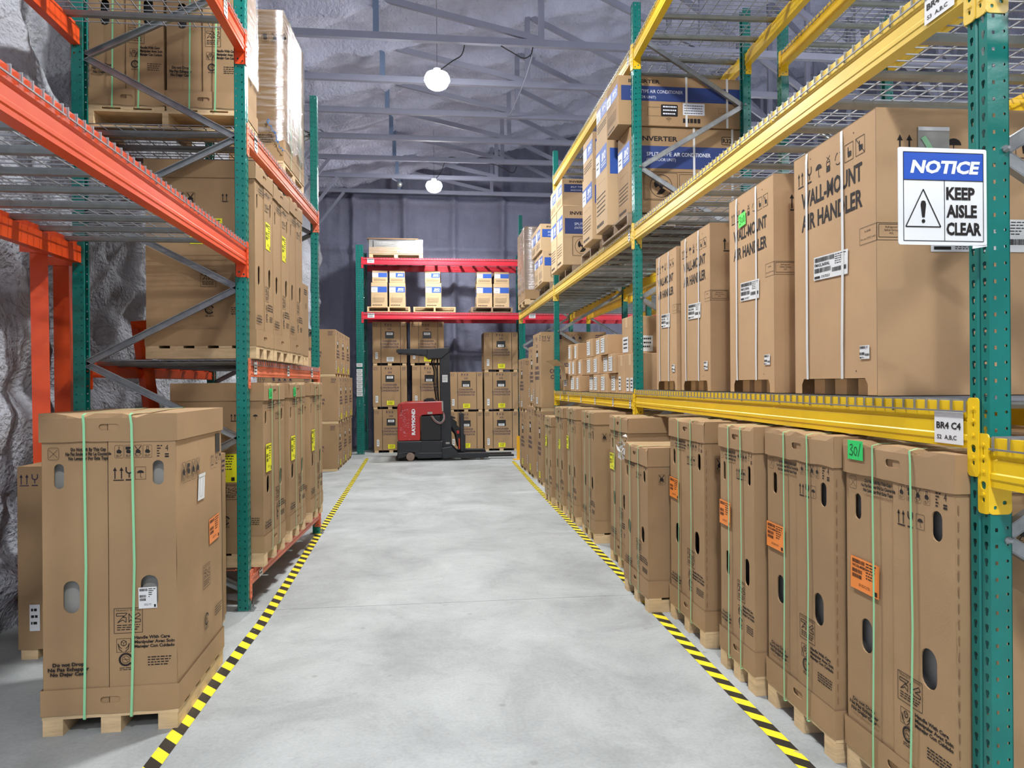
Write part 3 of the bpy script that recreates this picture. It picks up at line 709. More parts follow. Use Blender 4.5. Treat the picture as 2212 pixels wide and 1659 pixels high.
def stick(t, side, w, d, a, b_, lw, lh, m, kind='bar', code=None, lab=None, tilt=0, off=.002, name='shipping_label'):
    """fix a paper label on the front / right / left face, lower left corner at (a, b_)"""
    fr = {'f': front, 'r': right, 'l': left}[side](w, d)
    p = fr(a, b_, off-.001)
    o = obj(name, label_mesh(lw, lh, m, kind, code), t, p)
    o.rotation_euler = (0, R(-tilt), R(SIDE_ROT[side]))
    if lab: o['label'] = lab
    return o
def note_mesh(num, m):
    def mk():
        b = MB(); fr = F((0, 0, 0), (1, 0, 0), (0, 0, 1)); b.rect(fr, 0, 0, .1, .075, .003); b.m = 1
        if num == '301': P = [[(.015, .055), (.03, .06), (.034, .05), (.02, .038), (.036, .03), (.03, .016), (.012, .02)], [(.058, .05), (.047, .048), (.043, .025), (.055, .015), (.064, .035), (.058, .05)], [(.085, .066), (.078, .04), (.07, .014)]]
        else: P = [[(.015, .055), (.03, .06), (.034, .05), (.02, .04), (.034, .03), (.028, .016), (.012, .02)], [(.055, .05), (.045, .04), (.045, .025), (.055, .02), (.062, .035), (.055, .05)], [(.082, .056), (.072, .05), (.085, .032), (.08, .018), (.07, .024), (.084, .046), (.082, .056)]]
        for q in P: b.path(fr, q, .0032, .004)
        return b.mesh('number_note', [m, 'ink'])
    return cached(('note', num, m), mk)
def number_note(t, fr, a, b_, num, m, rot, tilt=0):
    o = obj('number_note', note_mesh(num, m), t, fr(a, b_, 0)); o.rotation_euler = (0, R(-tilt), R(rot)); o['label'] = f'green paper note hand lettered {num}'; return o
def pallet_parts(t, w, d, h=.1, m='wood', boards=False, along='x', x=0, y=0, z=0, nm='pallet'):
    """pallet as a part of a carton it is strapped to; runners go front to back"""
    def st():
        b = MB()
        for k in (-1, 0, 1): b.box(k*(w/2-.045)-.042, k*(w/2-.045)+.042, -d/2+.005, d/2-.005, 0, h-.018)
        if not boards:
            for k in range(5): yy = -d/2+.05+(d-.1)*k/4; b.box(-w/2, w/2, yy-.045, yy+.045, h-.018, h)
        return b.mesh('pallet', m)
    p = obj(nm, cached(('pal', w, d, h, m, boards), st), t, (x, y, z))
    if boards:
        bm_ = cached(('brd', w, m), lambda: MB().box(-w/2, w/2, -.045, .045, 0, .018).mesh('board', m))
        for k in range(5): obj('board', bm_, p, (0, -d/2+.05+(d-.1)*k/4, h-.018))
    return p
def strap_mesh(x, w, d, z0, z1, m, sw=.012, bow=.0, sag=.006):
    def mk():
        b = MB(); hw = sw/2; e = .004
        pts = [(-d/2-e, z0), (-d/2-e-.002, z0+.15), (-d/2-e-.001, (z0+z1)/2), (-d/2-e, z1-.05), (-d/2-e+.003, z1-.006), (-d/2+.03, z1+e-sag*.4), (0, z1+e), (d/2-.02, z1+e), (d/2+e, z1-.01), (d/2+e, z0), (0, z0-.001), (-d/2-e, z0)]
        bx = [0, .3, 1, .5, .1, 0, 0, 0, 0, 0, 0, 0]
        V = []
        for i, (y, z) in enumerate(pts): V += [(x+bow*bx[i]-hw, y, z), (x+bow*bx[i]+hw, y, z)]
        b.add(V, [(2*i, 2*i+1, 2*i+3, 2*i+2) for i in range(len(pts)-1)])
        return b.mesh('strap', m)
    return cached(('strap', x, w, d, z0, z1, m, sw, bow), mk)
def tall_print(w, d, h, ph):
    """lettering and pictograms on the furnace-like tall cartons, front and sides"""
    b = MB(); fr = front(w, d); sx = w/.575; s = (h-ph)/1.385; z0 = ph
    A = lambda u: u*w
    Z = lambda z: z0+(z-.06)*s
    fr2 = F(fr(0, 0, .005), fr.u, fr.v)
    for i, (l, k) in enumerate((('Do Not Lift By This Cap', .30), ('Ne Pas Soulever Par Le Couvercle', .37), ('No Levantar Por Esta Tapa', .34))):
        b.text(fr2, l, A(.13)+.125*sx, Z(1.274-.0205*i), .0145*s, [.15, .195, .17][i]*sx, .045, 'c')
    b.frame_(fr2, A(.05), Z(1.235), A(.13), Z(1.29), .0016, .008); b.stroke(fr2, (A(.06), Z(1.245)), (A(.12), Z(1.28)), .0016); b.stroke(fr2, (A(.06), Z(1.28)), (A(.12), Z(1.245)), .0016)
    for i, k in enumerate(('clamp', 'tip', 'nohook', 'truck')): icon(b, fr2, A(.575)+.041*sx*i, Z(1.272), .045*min(s, sx), k)
    b.lines(fr2, A(.86), A(.9), Z(1.29), 5, .012*s, .005, 3); b.text(fr2, '4', A(.935), Z(1.268), .03*s, .012, .0, 'c'); b.rect(fr2, A(.92), Z(1.25), A(.95), Z(1.256)); b.rect(fr2, A(.92), Z(1.238), A(.95), Z(1.246))
    icon(b, fr2, A(.572), Z(1.165), .062*s, 'arrows'); icon(b, fr2, A(.65), Z(1.165), .062*s, 'glass'); icon(b, fr2, A(.735), Z(1.165), .055*s, 'boxed_umbrella')
    transit_mark(b, fr2, A(.53), Z(.425), .122*sx, .115*s)
    care_mark(b, fr2, A(.6), Z(.368), .062*min(s, sx))
    for i, l in enumerate(('Handle With Care', 'Manipuler Avec Soin', 'Manejar Con Cuidado')): b.text(fr2, l, A(.68), Z(.395-.0205*i), .0145*s, [.155, .175, .175][i]*sx, .04)
    ring_mark(b, fr2, A(.615), Z(.302), .027*min(s, sx))
    b.lines(fr2, A(.78), A(.97), Z(.305), 4, .012*s, .005, 8)
    for i, l in enumerate(('Do not Drop', 'Ne Pas Echapper', 'No Dejar Caer')): b.text(fr2, l, A(.19), Z(.285-.022*i), .0155*s, [.135, .175, .155][i]*sx, .045, 'c')
    for g in (right(w, d), left(w, d)):
        g = F(g(0, 0, .0068), g.u, g.v)
        for i, k in enumerate(('nohook', 'tip', 'nohook', 'nohook')): icon(b, g, .09+.072*i, Z(1.16), .075*s, k)
        icon(b, g, d-.2, Z(1.165), .06*s, 'arrows'); icon(b, g, d-.12, Z(1.165), .06*s, 'glass'); icon(b, g, d-.05, Z(1.17), .05*s, 'umbrella')
        transit_mark(b, g, d*.5, Z(.5), .13*sx, .12*s); ring_mark(b, g, d*.58, Z(.33), .028)
        b.lines(g, d*.78, d*.96, Z(.34), 4, .014, .005, 8)
    return b.mesh('printing', 'ink')
def tall_body(w, d, h, ph, casing):
    b = MB(); fr = front(w, d); seam = .49*w; top = h-.02; s = (h-ph)/1.385; Z = lambda z: ph+(z-.06)*s; t = .006; z1 = ph+.01
    fr2 = F(fr(0, 0, .005), fr.u, fr.v)
    def slot(u0, u1, a, c): return rounded(u0*w, Z(a), u1*w, Z(c), min((u1-u0)*w, (Z(c)-Z(a)))*.49, 4)
    b.plate(fr, [(0, z1), (seam-.003, z1), (seam-.003, top), (0, top)], [slot(.088, .162, 1.1, 1.215), slot(.15, .272, .525, .675)], .006)
    b.plate(fr2, [(seam+.002, z1), (w, z1), (w, top), (seam+.002, top)], [slot(.825, .91, 1.11, 1.225), slot(.73, .862, .535, .69)], .006)
    # sides, back, top: slightly bowed panels
    for g in (right(w, d), left(w, d)):
        n = 6; V = []
        for j in range(n+1):
            for i in range(n+1):
                V.append(g(d*i/n, z1+(top-z1)*j/n, .004*math.sin(math.pi*i/n)*math.sin(math.pi*j/n)+(.002*math.sin(j*2.6) if i in (0, n) else 0)))
        b.add(V, [(j*(n+1)+i, j*(n+1)+i+1, (j+1)*(n+1)+i+1, (j+1)*(n+1)+i) for j in range(n) for i in range(n)])
    b.add([(w/2, d/2, z1), (-w/2, d/2, z1), (-w/2, d/2, top), (w/2, d/2, top)], [(0, 1, 2, 3)])
    b.add([(-w/2, -d/2, top), (w/2, -d/2, top), (w/2, d/2, top), (-w/2, d/2, top)], [(0, 1, 2, 3)])
    return b.mesh('body', 'board')
def tray_mesh(w, d, z0, z1, seed, capped):
    """cap (open below) or base tray with a hand hole; the cap's rim and top are a little crumpled"""
    b = MB(); e = .009; rg = random.Random(seed); fr = F((-w/2-e, -d/2-e, 0), (1, 0, 0), (0, 0, 1)); W_ = w+2*e; D_ = d+2*e
    n = 10; tz = [rg.uniform(-.007, .004) if capped else 0 for _ in range(n+1)]; ty = [rg.uniform(0, .01) if capped else 0 for _ in range(n+1)]
    if capped:
        for k in (3, 7): tz[k] -= .018; ty[k] += .014
    bz = [rg.uniform(-.003, .003) for _ in range(n+1)]
    zc = (z0+z1)/2
    hole = rounded(W_/2-.042, zc-.012, W_/2+.042, zc+.016, .013, 3)
    lo, hi = z0+.012, z1-.02
    b.plate(fr, [(0, lo), (W_, lo), (W_, hi), (0, hi)], [hole], .004, False)
    m1 = [fr(W_*i/n, hi) for i in range(n+1)]; m2 = [fr(W_*i/n, z1+tz[i], -ty[i]) for i in range(n+1)]
    lo1 = [fr(W_*i/n, lo) for i in range(n+1)]; lo2 = [fr(W_*i/n, z0+bz[i], 0) for i in range(n+1)]
    b.add(m1+m2, [(i, i+1, n+2+i, n+1+i) for i in range(n)]); b.add(lo2+lo1, [(i, i+1, n+2+i, n+1+i) for i in range(n)])
    y0, y1 = -d/2-e, d/2+e; x0, x1 = -w/2-e, w/2+e
    b.add([(x1, y0, z0), (x1, y1, z0), (x1, y1, z1), (x1, y0+ty[-1], z1+tz[-1])], [(0, 1, 2, 3)])
    b.add([(x0, y1, z0), (x0, y0, z0), (x0, y0+ty[0], z1+tz[0]), (x0, y1, z1)], [(0, 1, 2, 3)])
    b.add([(x1, y1, z0), (x0, y1, z0), (x0, y1, z1), (x1, y1, z1)], [(0, 1, 2, 3)])
    if capped:
        mid = [(x0+W_*i/n, -d/2+d*.35, z1-.004+.5*tz[i]) for i in range(n+1)]; back = [(x0+W_*i/n, y1, z1) for i in range(n+1)]
        b.add(m2+mid+back, [(j*(n+1)+i, j*(n+1)+i+1, (j+1)*(n+1)+i+1, (j+1)*(n+1)+i) for j in range(2) for i in range(n)])
    return b.mesh('cap' if capped else 'base_tray', 'board')
def tall_carton(label, x, y, rz, w=.61, d=.88, h=1.34, z=0, ph=.1, casing='casing_dark', near=False, straps=True, seed=1, group=None, capless=False, tiltx=0):
    t = thing('tall_carton', label, 'carton', (x, y, z), rz, group)
    if tiltx: t.rotation_euler.y = R(tiltx)
    w = round(w, 3)
    obj('body', cached(('tb', w, d, h, ph), lambda: tall_body(w, d, h, ph, casing)), t)
    obj('unit_casing', cached(('tc', w, d, h, ph, casing), lambda: MB().box(-w/2+.02, w/2-.02, -d/2+.035, d/2-.02, ph+.02, h-.03).mesh('unit_casing', casing)), t)
    obj('cap', cached(('cap', w, d, h, seed % 4), lambda: tray_mesh(w, d, h-.125, h, seed, True)), t)
    obj('base_tray', cached(('tray', w, d, ph), lambda: tray_mesh(w, d, ph, ph+.115, 3, False)), t)
    obj('printing', cached(('tp', w, d, h, ph), lambda: tall_print(w, d, h, ph)), t)
    pallet_parts(t, w+.01, d+.02, ph, 'wood', near)
    if straps:
        for sx, bow in ((-.19*w, .012), (.16*w, .018)):
            o = obj('strap', strap_mesh(round(sx, 3), w, d+.024, ph-.02, h, 'strap_green', .011, bow), t)
    return t
def slit_edges(t, w, d, h, ph):
    b = MB(); g = right(w, d)
    k = 0; z = ph+.14
    while z < h-.16: b.rect(g, .004, z, .009, z+.03, .0045); z += .052
    obj('edge_perforation', b.mesh('edge_perforation', 'board_edge'), t)['kind'] = 'stuff'

# left foreground carton, front towards the camera
t = tall_carton('large strapped tall carton on the floor at the front left, grey showing in its slots', -1.43, 3.79, 0, .565, .76, 1.43, 0, .09, 'casing', True, True, 2)
t.rotation_euler.z = R(1)
stick(t, 'f', .565, .76, .405, .55, .078, .095, 'white', 'bar', None, 'white inspection label over the lower right slot', 1, .008)
stick(t, 'r', .565, .76, .5, .72, .19, .13, 'orange_label', 'bar', None, 'orange barcode label', 2, .006)
b = MB(); fr = F(right(.565, .76)(.3, .98, .008), Vector((0, 1, 0)), Vector((0, .12, 1)).normalized()); b.rect(fr, 0, 0, .11, .13, 0); b.m = 1; b.frame_(fr, .03, .02, .08, .115, .006, 0, .001); b.rect(fr, 0, .115, .11, .13, .002)
o = obj('document_pouch', b.mesh('document_pouch', ['white', 'strap_white']), t); o['label'] = 'clear plastic document pouch'
b = MB(); b.rect(right(.565, .76), .64, 1.19, .72, 1.29, .004); obj('corner_cutout', b.mesh('corner_cutout', 'casing_dark'), t)
# right floor row, fronts towards the aisle
FX = 1.6
rows = [  # label, far y, near y, height, front x, depth, casing, seed
 ('tall carton with green note 301 on its cap, nearest on the right floor', 2.715, 2.095, 1.315, 1.665, .88, 'casing', 2),
 ('tall carton on the right floor next beyond the one noted 301', 3.335, 2.735, 1.325, 1.638, .88, 'casing', 5),
 ('narrow tall carton on the right floor, third from the NOTICE sign', 3.815, 3.37, 1.325, FX, .88, 'casing_dark', 3),
 ('tall carton on the right floor beyond the narrow one, orange label at edge', 4.635, 4.02, 1.322, FX, .88, 'casing_dark', 4),
 ('short carton with a cap standing in front of the second right frame', 5.3, 4.69, 1.11, 1.47, .8, 'casing', 1),
 ('tall carton half hidden behind the short one, orange and yellow labels', 6.22, 5.63, 1.27, FX, .88, 'casing_dark', 6),
 ('tall carton on the right floor first beyond the second right frame', 7.39, 6.79, 1.275, FX, .88, 'casing_dark', 7),
 ('tall carton on the right floor second beyond the second right frame', 8.22, 7.66, 1.275, FX, .88, 'casing_dark', 8),
 ('tall carton on the right floor third beyond the second right frame, yellow label', 8.98, 8.4, 1.265, FX, .88, 'casing_dark', 9),
 ('lower tall carton, last on the right floor before the condenser stacks', 9.62, 9.05, 1.125, FX-.03, .8, 'casing_dark', 10),
]
tc = []
for i, (lb, yf, yn, h, fx, d, cs, sd) in enumerate(rows):
    w = round(yf-yn-.02, 2)
    tc.append(tall_carton(lb, fx+d/2, (yf+yn)/2, -90, w, d, h, 0, .1, cs, i < 5, True, sd))
w0 = [round(r[1]-r[2]-.02, 2) for r in rows]
slit_edges(tc[0], w0[0], .88, 1.335, .1); slit_edges(tc[1], w0[1], .88, 1.33, .1); slit_edges(tc[3], w0[3], .88, 1.322, .1)
number_note(tc[0], front(w0[0], .9), .03, 1.245, '301', 'green_label', 0)
stick(tc[0], 'f', w0[0], .88, .035, .74, .18, .125, 'orange_label', 'bar', 'WCGL485BC', 'orange barcode label', -1, .006)
stick(tc[1], 'f', w0[1], .88, .0, .76, .17, .12, 'orange_label', 'bar', 'WCGL485BC', 'orange barcode label', -1, .006)
stick(tc[2], 'f', w0[2], .88, .0, .78, .14, .13, 'orange_label', 'bar', None, 'orange barcode label', -1, .006)
stick(tc[3], 'f', w0[3], .88, .0, .8, .17, .13, 'orange_label', 'bar', None, 'orange barcode label', -1, .006)
stick(tc[4], 'r', w0[4], .8, .2, .62, .17, .16, 'yellow_label', 'bar', 'WCGL245', 'yellow barcode label', 0, .006)
stick(tc[5], 'f', w0[5], .88, .0, .8, .16, .14, 'yellow_label', 'bar', None, 'yellow barcode label', 0, .006)
stick(tc[6], 'r', w0[6], .88, .16, .72, .16, .14, 'orange_label', 'bar', None, 'orange barcode label', 0, .006)
stick(tc[7], 'f', w0[7], .88, .0, .8, .13, .15, 'yellow_label', 'bar', None, 'yellow barcode label', 0, .006)
stick(tc[8], 'f', w0[8], .88, .24, .75, .12, .12, 'yellow_label', 'bar', None, 'yellow barcode label', 0, .006)
stick(tc[9], 'f', w0[9], .8, .05, .72, .14, .14, 'yellow_label', 'bar', None, 'yellow barcode label', 0, .006)
# cartons deeper in and in the bay beside the camera
stick(tc[0], 'r', w0[0], .88, .3, .62, .2, .2, 'orange_label', 'bar', '485BC', 'orange barcode label with a white strip', 0, .008)
b = MB(); b.rect(right(w0[0], .88), .3, .7, .5, .735, .012); obj('paper_strip', b.mesh('paper_strip', 'white'), tc[0])
for i, (x, y, h) in enumerate(((2.95, 4.7, 1.3), (2.95, 5.5, 1.22), (3.0, 3.62, 1.3), (2.95, 7.2, 1.2))):
    tall_carton(['brown tall carton deep under the chest high shelf behind the short carton', 'brown tall carton deep behind the half hidden carton', 'brown tall carton deep behind the narrow one on the right', 'brown tall carton deep under the small white labelled boxes'][i], x, y, -90, .62, .7, h, 0, .1, 'casing_dark', False, False, i)

# left shelf cartons
def lfx(y): return -1.235+.039*(y-5.14)
ls = [('tall carton on the floor level left shelf, nearest, green note on its cap', 5.24, 5.86, 1.57, True),
      ('tall carton on the floor level left shelf, middle, green note on its cap', 6.02, 6.63, 1.575, True),
      ('tall carton on the floor level left shelf, farthest', 6.86, 7.46, 1.58, False)]
for i, (lb, ya, yb, top, nt) in enumerate(ls):
    w = round(yb-ya-.015, 3); d = .62; x = lfx((ya+yb)/2)+.07-d/2
    t = tall_carton(lb, x, (ya+yb)/2, 87.8, w, d, top-.272, .272, .1, 'casing_dark', False, True, i+2)
    hh = top-.272
    stick(t, 'f', w, d, .05, .66, .15, .2, 'yellow_label', 'bar', None, 'yellow barcode label', 0, .006)
    if nt: number_note(t, front(w, d+.02), .12, hh-.115, '308' if i else '301', 'green_label', 0)
    if i == 0: stick(t, 'l', w, d, .2, .6, .24, .2, 'yellow_label', 'bar', None, 'yellow barcode label', 0, .006)
    b = MB(); b.rect(left(w, d), .22, 1.06, .34, 1.14, .004)
ls = [('tall carton on the chest high left shelf, nearest, yellow label on its side', 5.22, 5.7, 3.13), ('tall carton on the chest high left shelf, middle', 5.72, 6.24, 3.12), ('tall carton on the chest high left shelf, farthest of the three', 6.26, 6.76, 3.15)]
for i, (lb, ya, yb, top) in enumerate(ls):
    w = round(yb-ya-.015, 3); d = .74; x = lfx((ya+yb)/2)+.03-d/2; h = top-1.742
    t = tall_carton(lb, x, (ya+yb)/2, 87.8, w, d, h, 1.742, .09, 'casing_dark', False, False, i+3)
    if i < 2: stick(t, 'f', w, d, .26, .82, .13, .2, 'yellow_label', 'bar', None, 'yellow barcode label', 0, .006)
    if i == 0: stick(t, 'l', w, d, .3, .8, .22, .18, 'yellow_label', 'bar', None, 'yellow barcode label', 0, .006)

# ------------------------------------------------------------ air handler cartons on the chest high right shelf
def handler(label, x, y, w, h, z, d=.8, code=None):
    t = thing('air_handler_carton', label, 'carton', (x, y, z), -92.3)
    def body():
        b = MB(); fr = front(w, d)
        n0, n1 = .1*w, .9*w
        outer = [(0, 0), (n0, 0), (n0, .045), (n0+.02, .07), (n1-.02, .07), (n1, .045), (n1, 0), (w, 0), (w, h), (0, h)]
        b.plate(fr, outer, [], 0)
        for g in (right(w, d), left(w, d)): b.plate(g, [(0, 0), (d, 0), (d, h), (0, h)], [], 0)
        b.add([(-w/2, -d/2, h), (w/2, -d/2, h), (w/2, d/2, h), (-w/2, d/2, h)], [(0, 1, 2, 3)])
        b.add([(w/2, d/2, 0), (-w/2, d/2, 0), (-w/2, d/2, h), (w/2, d/2, h)], [(0, 1, 2, 3)])
        b.add([(-w/2, -d/2, .07), (w/2, -d/2, .07), (w/2, d/2, .07), (-w/2, d/2, .07)], [(3, 2, 1, 0)])
        return b.mesh('body', 'board_mid')
    obj('body', cached(('hb', w, h, d), body), t)
    def pr():
        b = MB(); fr = front(w, d); s = w/.67
        b.text(fr, 'WALL-MOUNT', .075*s, h*.775, .072*s, .5*s, .026); b.text(fr, 'AIR HANDLER', .075*s, h*.68, .072*s, .5*s, .026)
        for i, k in enumerate(('arrows', 'glass', 'umbrella', 'stack', 'recycle', 'hand', 'nohand')): icon(b, fr, (.07+.082*i)*s, h*.9, .07*s, k)
        b.frame_(fr, w-.115*s, h*.54, w, h*.6, .0016); b.text(fr, 'R-454B', w-.06*s, h*.58, .008, .04*s, 0, 'c'); b.text(fr, 'For use ONLY with', w-.057*s, h*.555, .008, .1*s, 0, 'c')
        b.frame_(fr, .001, .001, w-.001, h-.001, .0015)
        g = right(w, d); b.frame_(g, 0, h*.54, .12, h*.6, .0016); b.frame_(g, .008, h*.55, .112, h*.595, .002)
        for i, l in enumerate(('Refrigerant', 'Safety Group', 'A2L')): b.text(g, l, .06, h*.582-.012*i, .008, None, 0, 'c')
        for i, k in enumerate(('arrows', 'glass', 'umbrella', 'stack', 'recycle', 'hand')): icon(b, g, .12+.1*i, h*.87, .085, k)
        for p in ((w*.2, h*.03), (w*.78, .1), (w*.77, h*.96), (w*.24, h*.965)): b.disc(fr, p, .0035, 6)
        return b.mesh('printing', 'ink')
    obj('printing', cached(('hp', w, h, d), pr), t)
    for i, a in enumerate((-.27*w, .0, .27*w)):
        o = obj('paper_foot', cached(('pf',), lambda: MB().box(-.048, .048, -.36, .36, 0, .068).mesh('paper_foot', 'board_light')), t, (a, 0, 0))
    for sx, bow in ((-.31*w, .0), (.13*w, .012)):
        o = obj('strap', strap_mesh(round(sx, 3), w, d, .068, h, 'strap_white', .02, bow), t)
    stick(t, 'f', w, d, .19*w/.67, h*.46, .28*w/.67, .105, 'white', 'wide', code, 'white barcode label', -2, .003)
    stick(t, 'f', w, d, w-.12, h*.13, .07, .055, 'white', 'wide', None, 'small white barcode label', 0, .003)
    if d > .7: stick(t, 'r', w, d, .22, h*.5, .42, .13, 'white', 'wide', 'V251465175', 'white barcode label', 0, .003)
    return t
zz = 1.494
h1 = handler('air handler carton beside the NOTICE sign, nearest and largest', 2.17, 2.965, .69, 1.135, zz, .8, 'FMA5L3600AL')
h2 = handler('air handler carton with lime green note 308', 2.2, 3.83, .61, 1.14, zz, .8, 'FMA5L3000AL')
h3 = handler('air handler carton third from the NOTICE sign', 2.225, 4.74, .61, 1.09, zz, .8, 'FMA5L2400AL')
h4 = handler('air handler carton farthest, by the second right frame', 2.245, 5.4, .55, 1.07, zz, .8, 'FMA5L1800AL')
number_note(h2, front(.61, .806), .16, .95, '308', 'lime_label', 0, 4)
b = MB(); g = right(.69, .8); b.rect(g, .17, .93, .3, 1.06, .004); b.m = 1; b.rect(g, .17, 1.045, .3, 1.06, .006); b.m = 2; b.stroke(g, (.19, 1.02), (.24, .94), .022, .007)
o = obj('parts_pouch', b.mesh('parts_pouch', ['casing', 'white', 'strap_green']), h1); o['label'] = 'clear zip pouch with small parts'

# ------------------------------------------------------------ small white labelled cartons, middle bay of the chest high right shelf
def plain_carton(label, x, y, z, w, d, h, rz=-90, m='board_mid', lab='column', lw=None, name='small_carton', group=None, tape_=True, labs=(('f', .12, .12, .5, .75),)):
    t = thing(name, label, 'carton', (x, y, z), rz, group)
    def bd():
        b = MB(); b.box(-w/2, w/2, -d/2, d/2, 0, h); return b.mesh('body', m)
    o = obj('body', cached(('pl', w, d, h, m), bd), t); bevel(o, .004)
    if tape_:
        def tp():
            b = MB(); fr = front(w, d); b.rect(fr, w*.38, h*.72, w*.62, h-.004, .001); b.rect(F((-w/2, -d/2, h), (1, 0, 0), (0, 1, 0)), w*.38, .004, w*.62, d-.004, .001); return b.mesh('packing_tape', 'board_light')
        obj('packing_tape', cached(('pt', w, d, h), tp), t)
    for sd, a, b_, fw, fh in labs:
        W_ = w if sd == 'f' else d
        stick(t, sd, w, d, W_*a, h*b_, W_*fw, h*fh, 'white', lab, None, None, 0, .002)
    return t
SX = 1.885
zb = 1.4495; hh = .2
cols = [(9.44, .235), (9.19, .235), (8.93, .25), (8.27, .33), (7.93, .31), (7.58, .33), (7.25, .31)]
wl = ['farthest', 'second', 'third', 'fourth', 'fifth', 'sixth', 'seventh']
for r_ in range(3):
    for c_, (y, w) in enumerate(cols):
        if r_ == 2 and c_ in (2, 6): continue
        d = .46; x = SX+d/2+(.03 if (c_+r_) % 3 == 0 else 0)
        plain_carton(f'small carton with tall white label, {["bottom", "middle", "top"][r_]} row, {wl[c_]} column from the third right frame', x, y, zb+r_*(hh+.004), w-.012, d, hh if r_ < 2 else hh+.01)
plain_carton('tall narrow carton on the shelf beside the second right frame, bottom left one', SX+.25, 6.94, zb, .26, .46, .38, lab='few', labs=(('f', .1, .08, .34, .36),))
plain_carton('tall narrow carton on the shelf right behind the second right frame', SX+.25, 6.64, zb, .3, .46, .38, lab='few', labs=(('f', .1, .06, .3, .34), ('f', .55, .06, .3, .34)))
plain_carton('big upright carton standing on the tall narrow ones beside the second frame', SX+.42, 6.84, zb+.384, .33, .75, .36, lab='few', name='upright_carton', labs=(('f', .1, .05, .6, .42), ('r', .12, .06, .16, .42)))
plain_carton('brown carton deep on the shelf behind the second right frame', SX+.75, 6.72, zb, .4, .42, .33, lab='few', name='shelf_carton', labs=(('r', .05, .02, .5, .1),))
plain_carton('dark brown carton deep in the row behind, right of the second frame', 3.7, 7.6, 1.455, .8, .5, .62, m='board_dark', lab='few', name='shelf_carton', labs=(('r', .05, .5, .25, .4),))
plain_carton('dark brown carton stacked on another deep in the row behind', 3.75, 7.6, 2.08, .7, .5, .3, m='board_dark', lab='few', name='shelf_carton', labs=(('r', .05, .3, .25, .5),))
b = MB(); b.add([(0, 0, 0), (-.12, -.05, .08), (-.25, .1, .06), (-.1, .3, .0), (0, .35, .0)], [(0, 1, 2, 3, 4)]); b.add([(0, 0, 0), (0, .35, 0), (.02, .35, -.2), (.02, 0, -.2)], [(0, 1, 2, 3)])
plain_carton('open carton with a printed side beside the third right frame', SX+.28, 9.86, zb, .42, .5, .33, lab='few', name='open_carton', labs=(('f', .1, .2, .5, .3),))
o = obj('loose_flap', b.mesh('loose_flap', 'board_light')); o.location = (SX-.02, 9.7, zb+.35); o['label'] = 'loose pale carton flap sticking into the aisle by the third right frame'; o['category'] = 'cardboard'

# long cartons of the row behind, seen right of the sign post
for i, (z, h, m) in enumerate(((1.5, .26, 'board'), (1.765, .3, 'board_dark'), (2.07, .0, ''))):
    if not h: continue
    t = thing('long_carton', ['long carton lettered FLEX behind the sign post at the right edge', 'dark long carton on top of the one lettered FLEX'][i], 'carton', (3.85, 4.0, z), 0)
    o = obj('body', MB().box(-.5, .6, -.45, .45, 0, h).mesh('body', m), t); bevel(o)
    b = MB(); fr = F((-.5, -.45, 0), (1, 0, 0), (0, 0, 1))
    if i == 0: b.text(fr, 'FLEX', .06, .08, .1, .36, .03, slant=.2)
    else: b.rect(fr, .1, .1, .2, .115); b.rect(fr, .5, .1, .6, .115); b.rect(fr, .1, .22, .2, .235)
    obj('printing', b.mesh('printing', 'ink'), t)

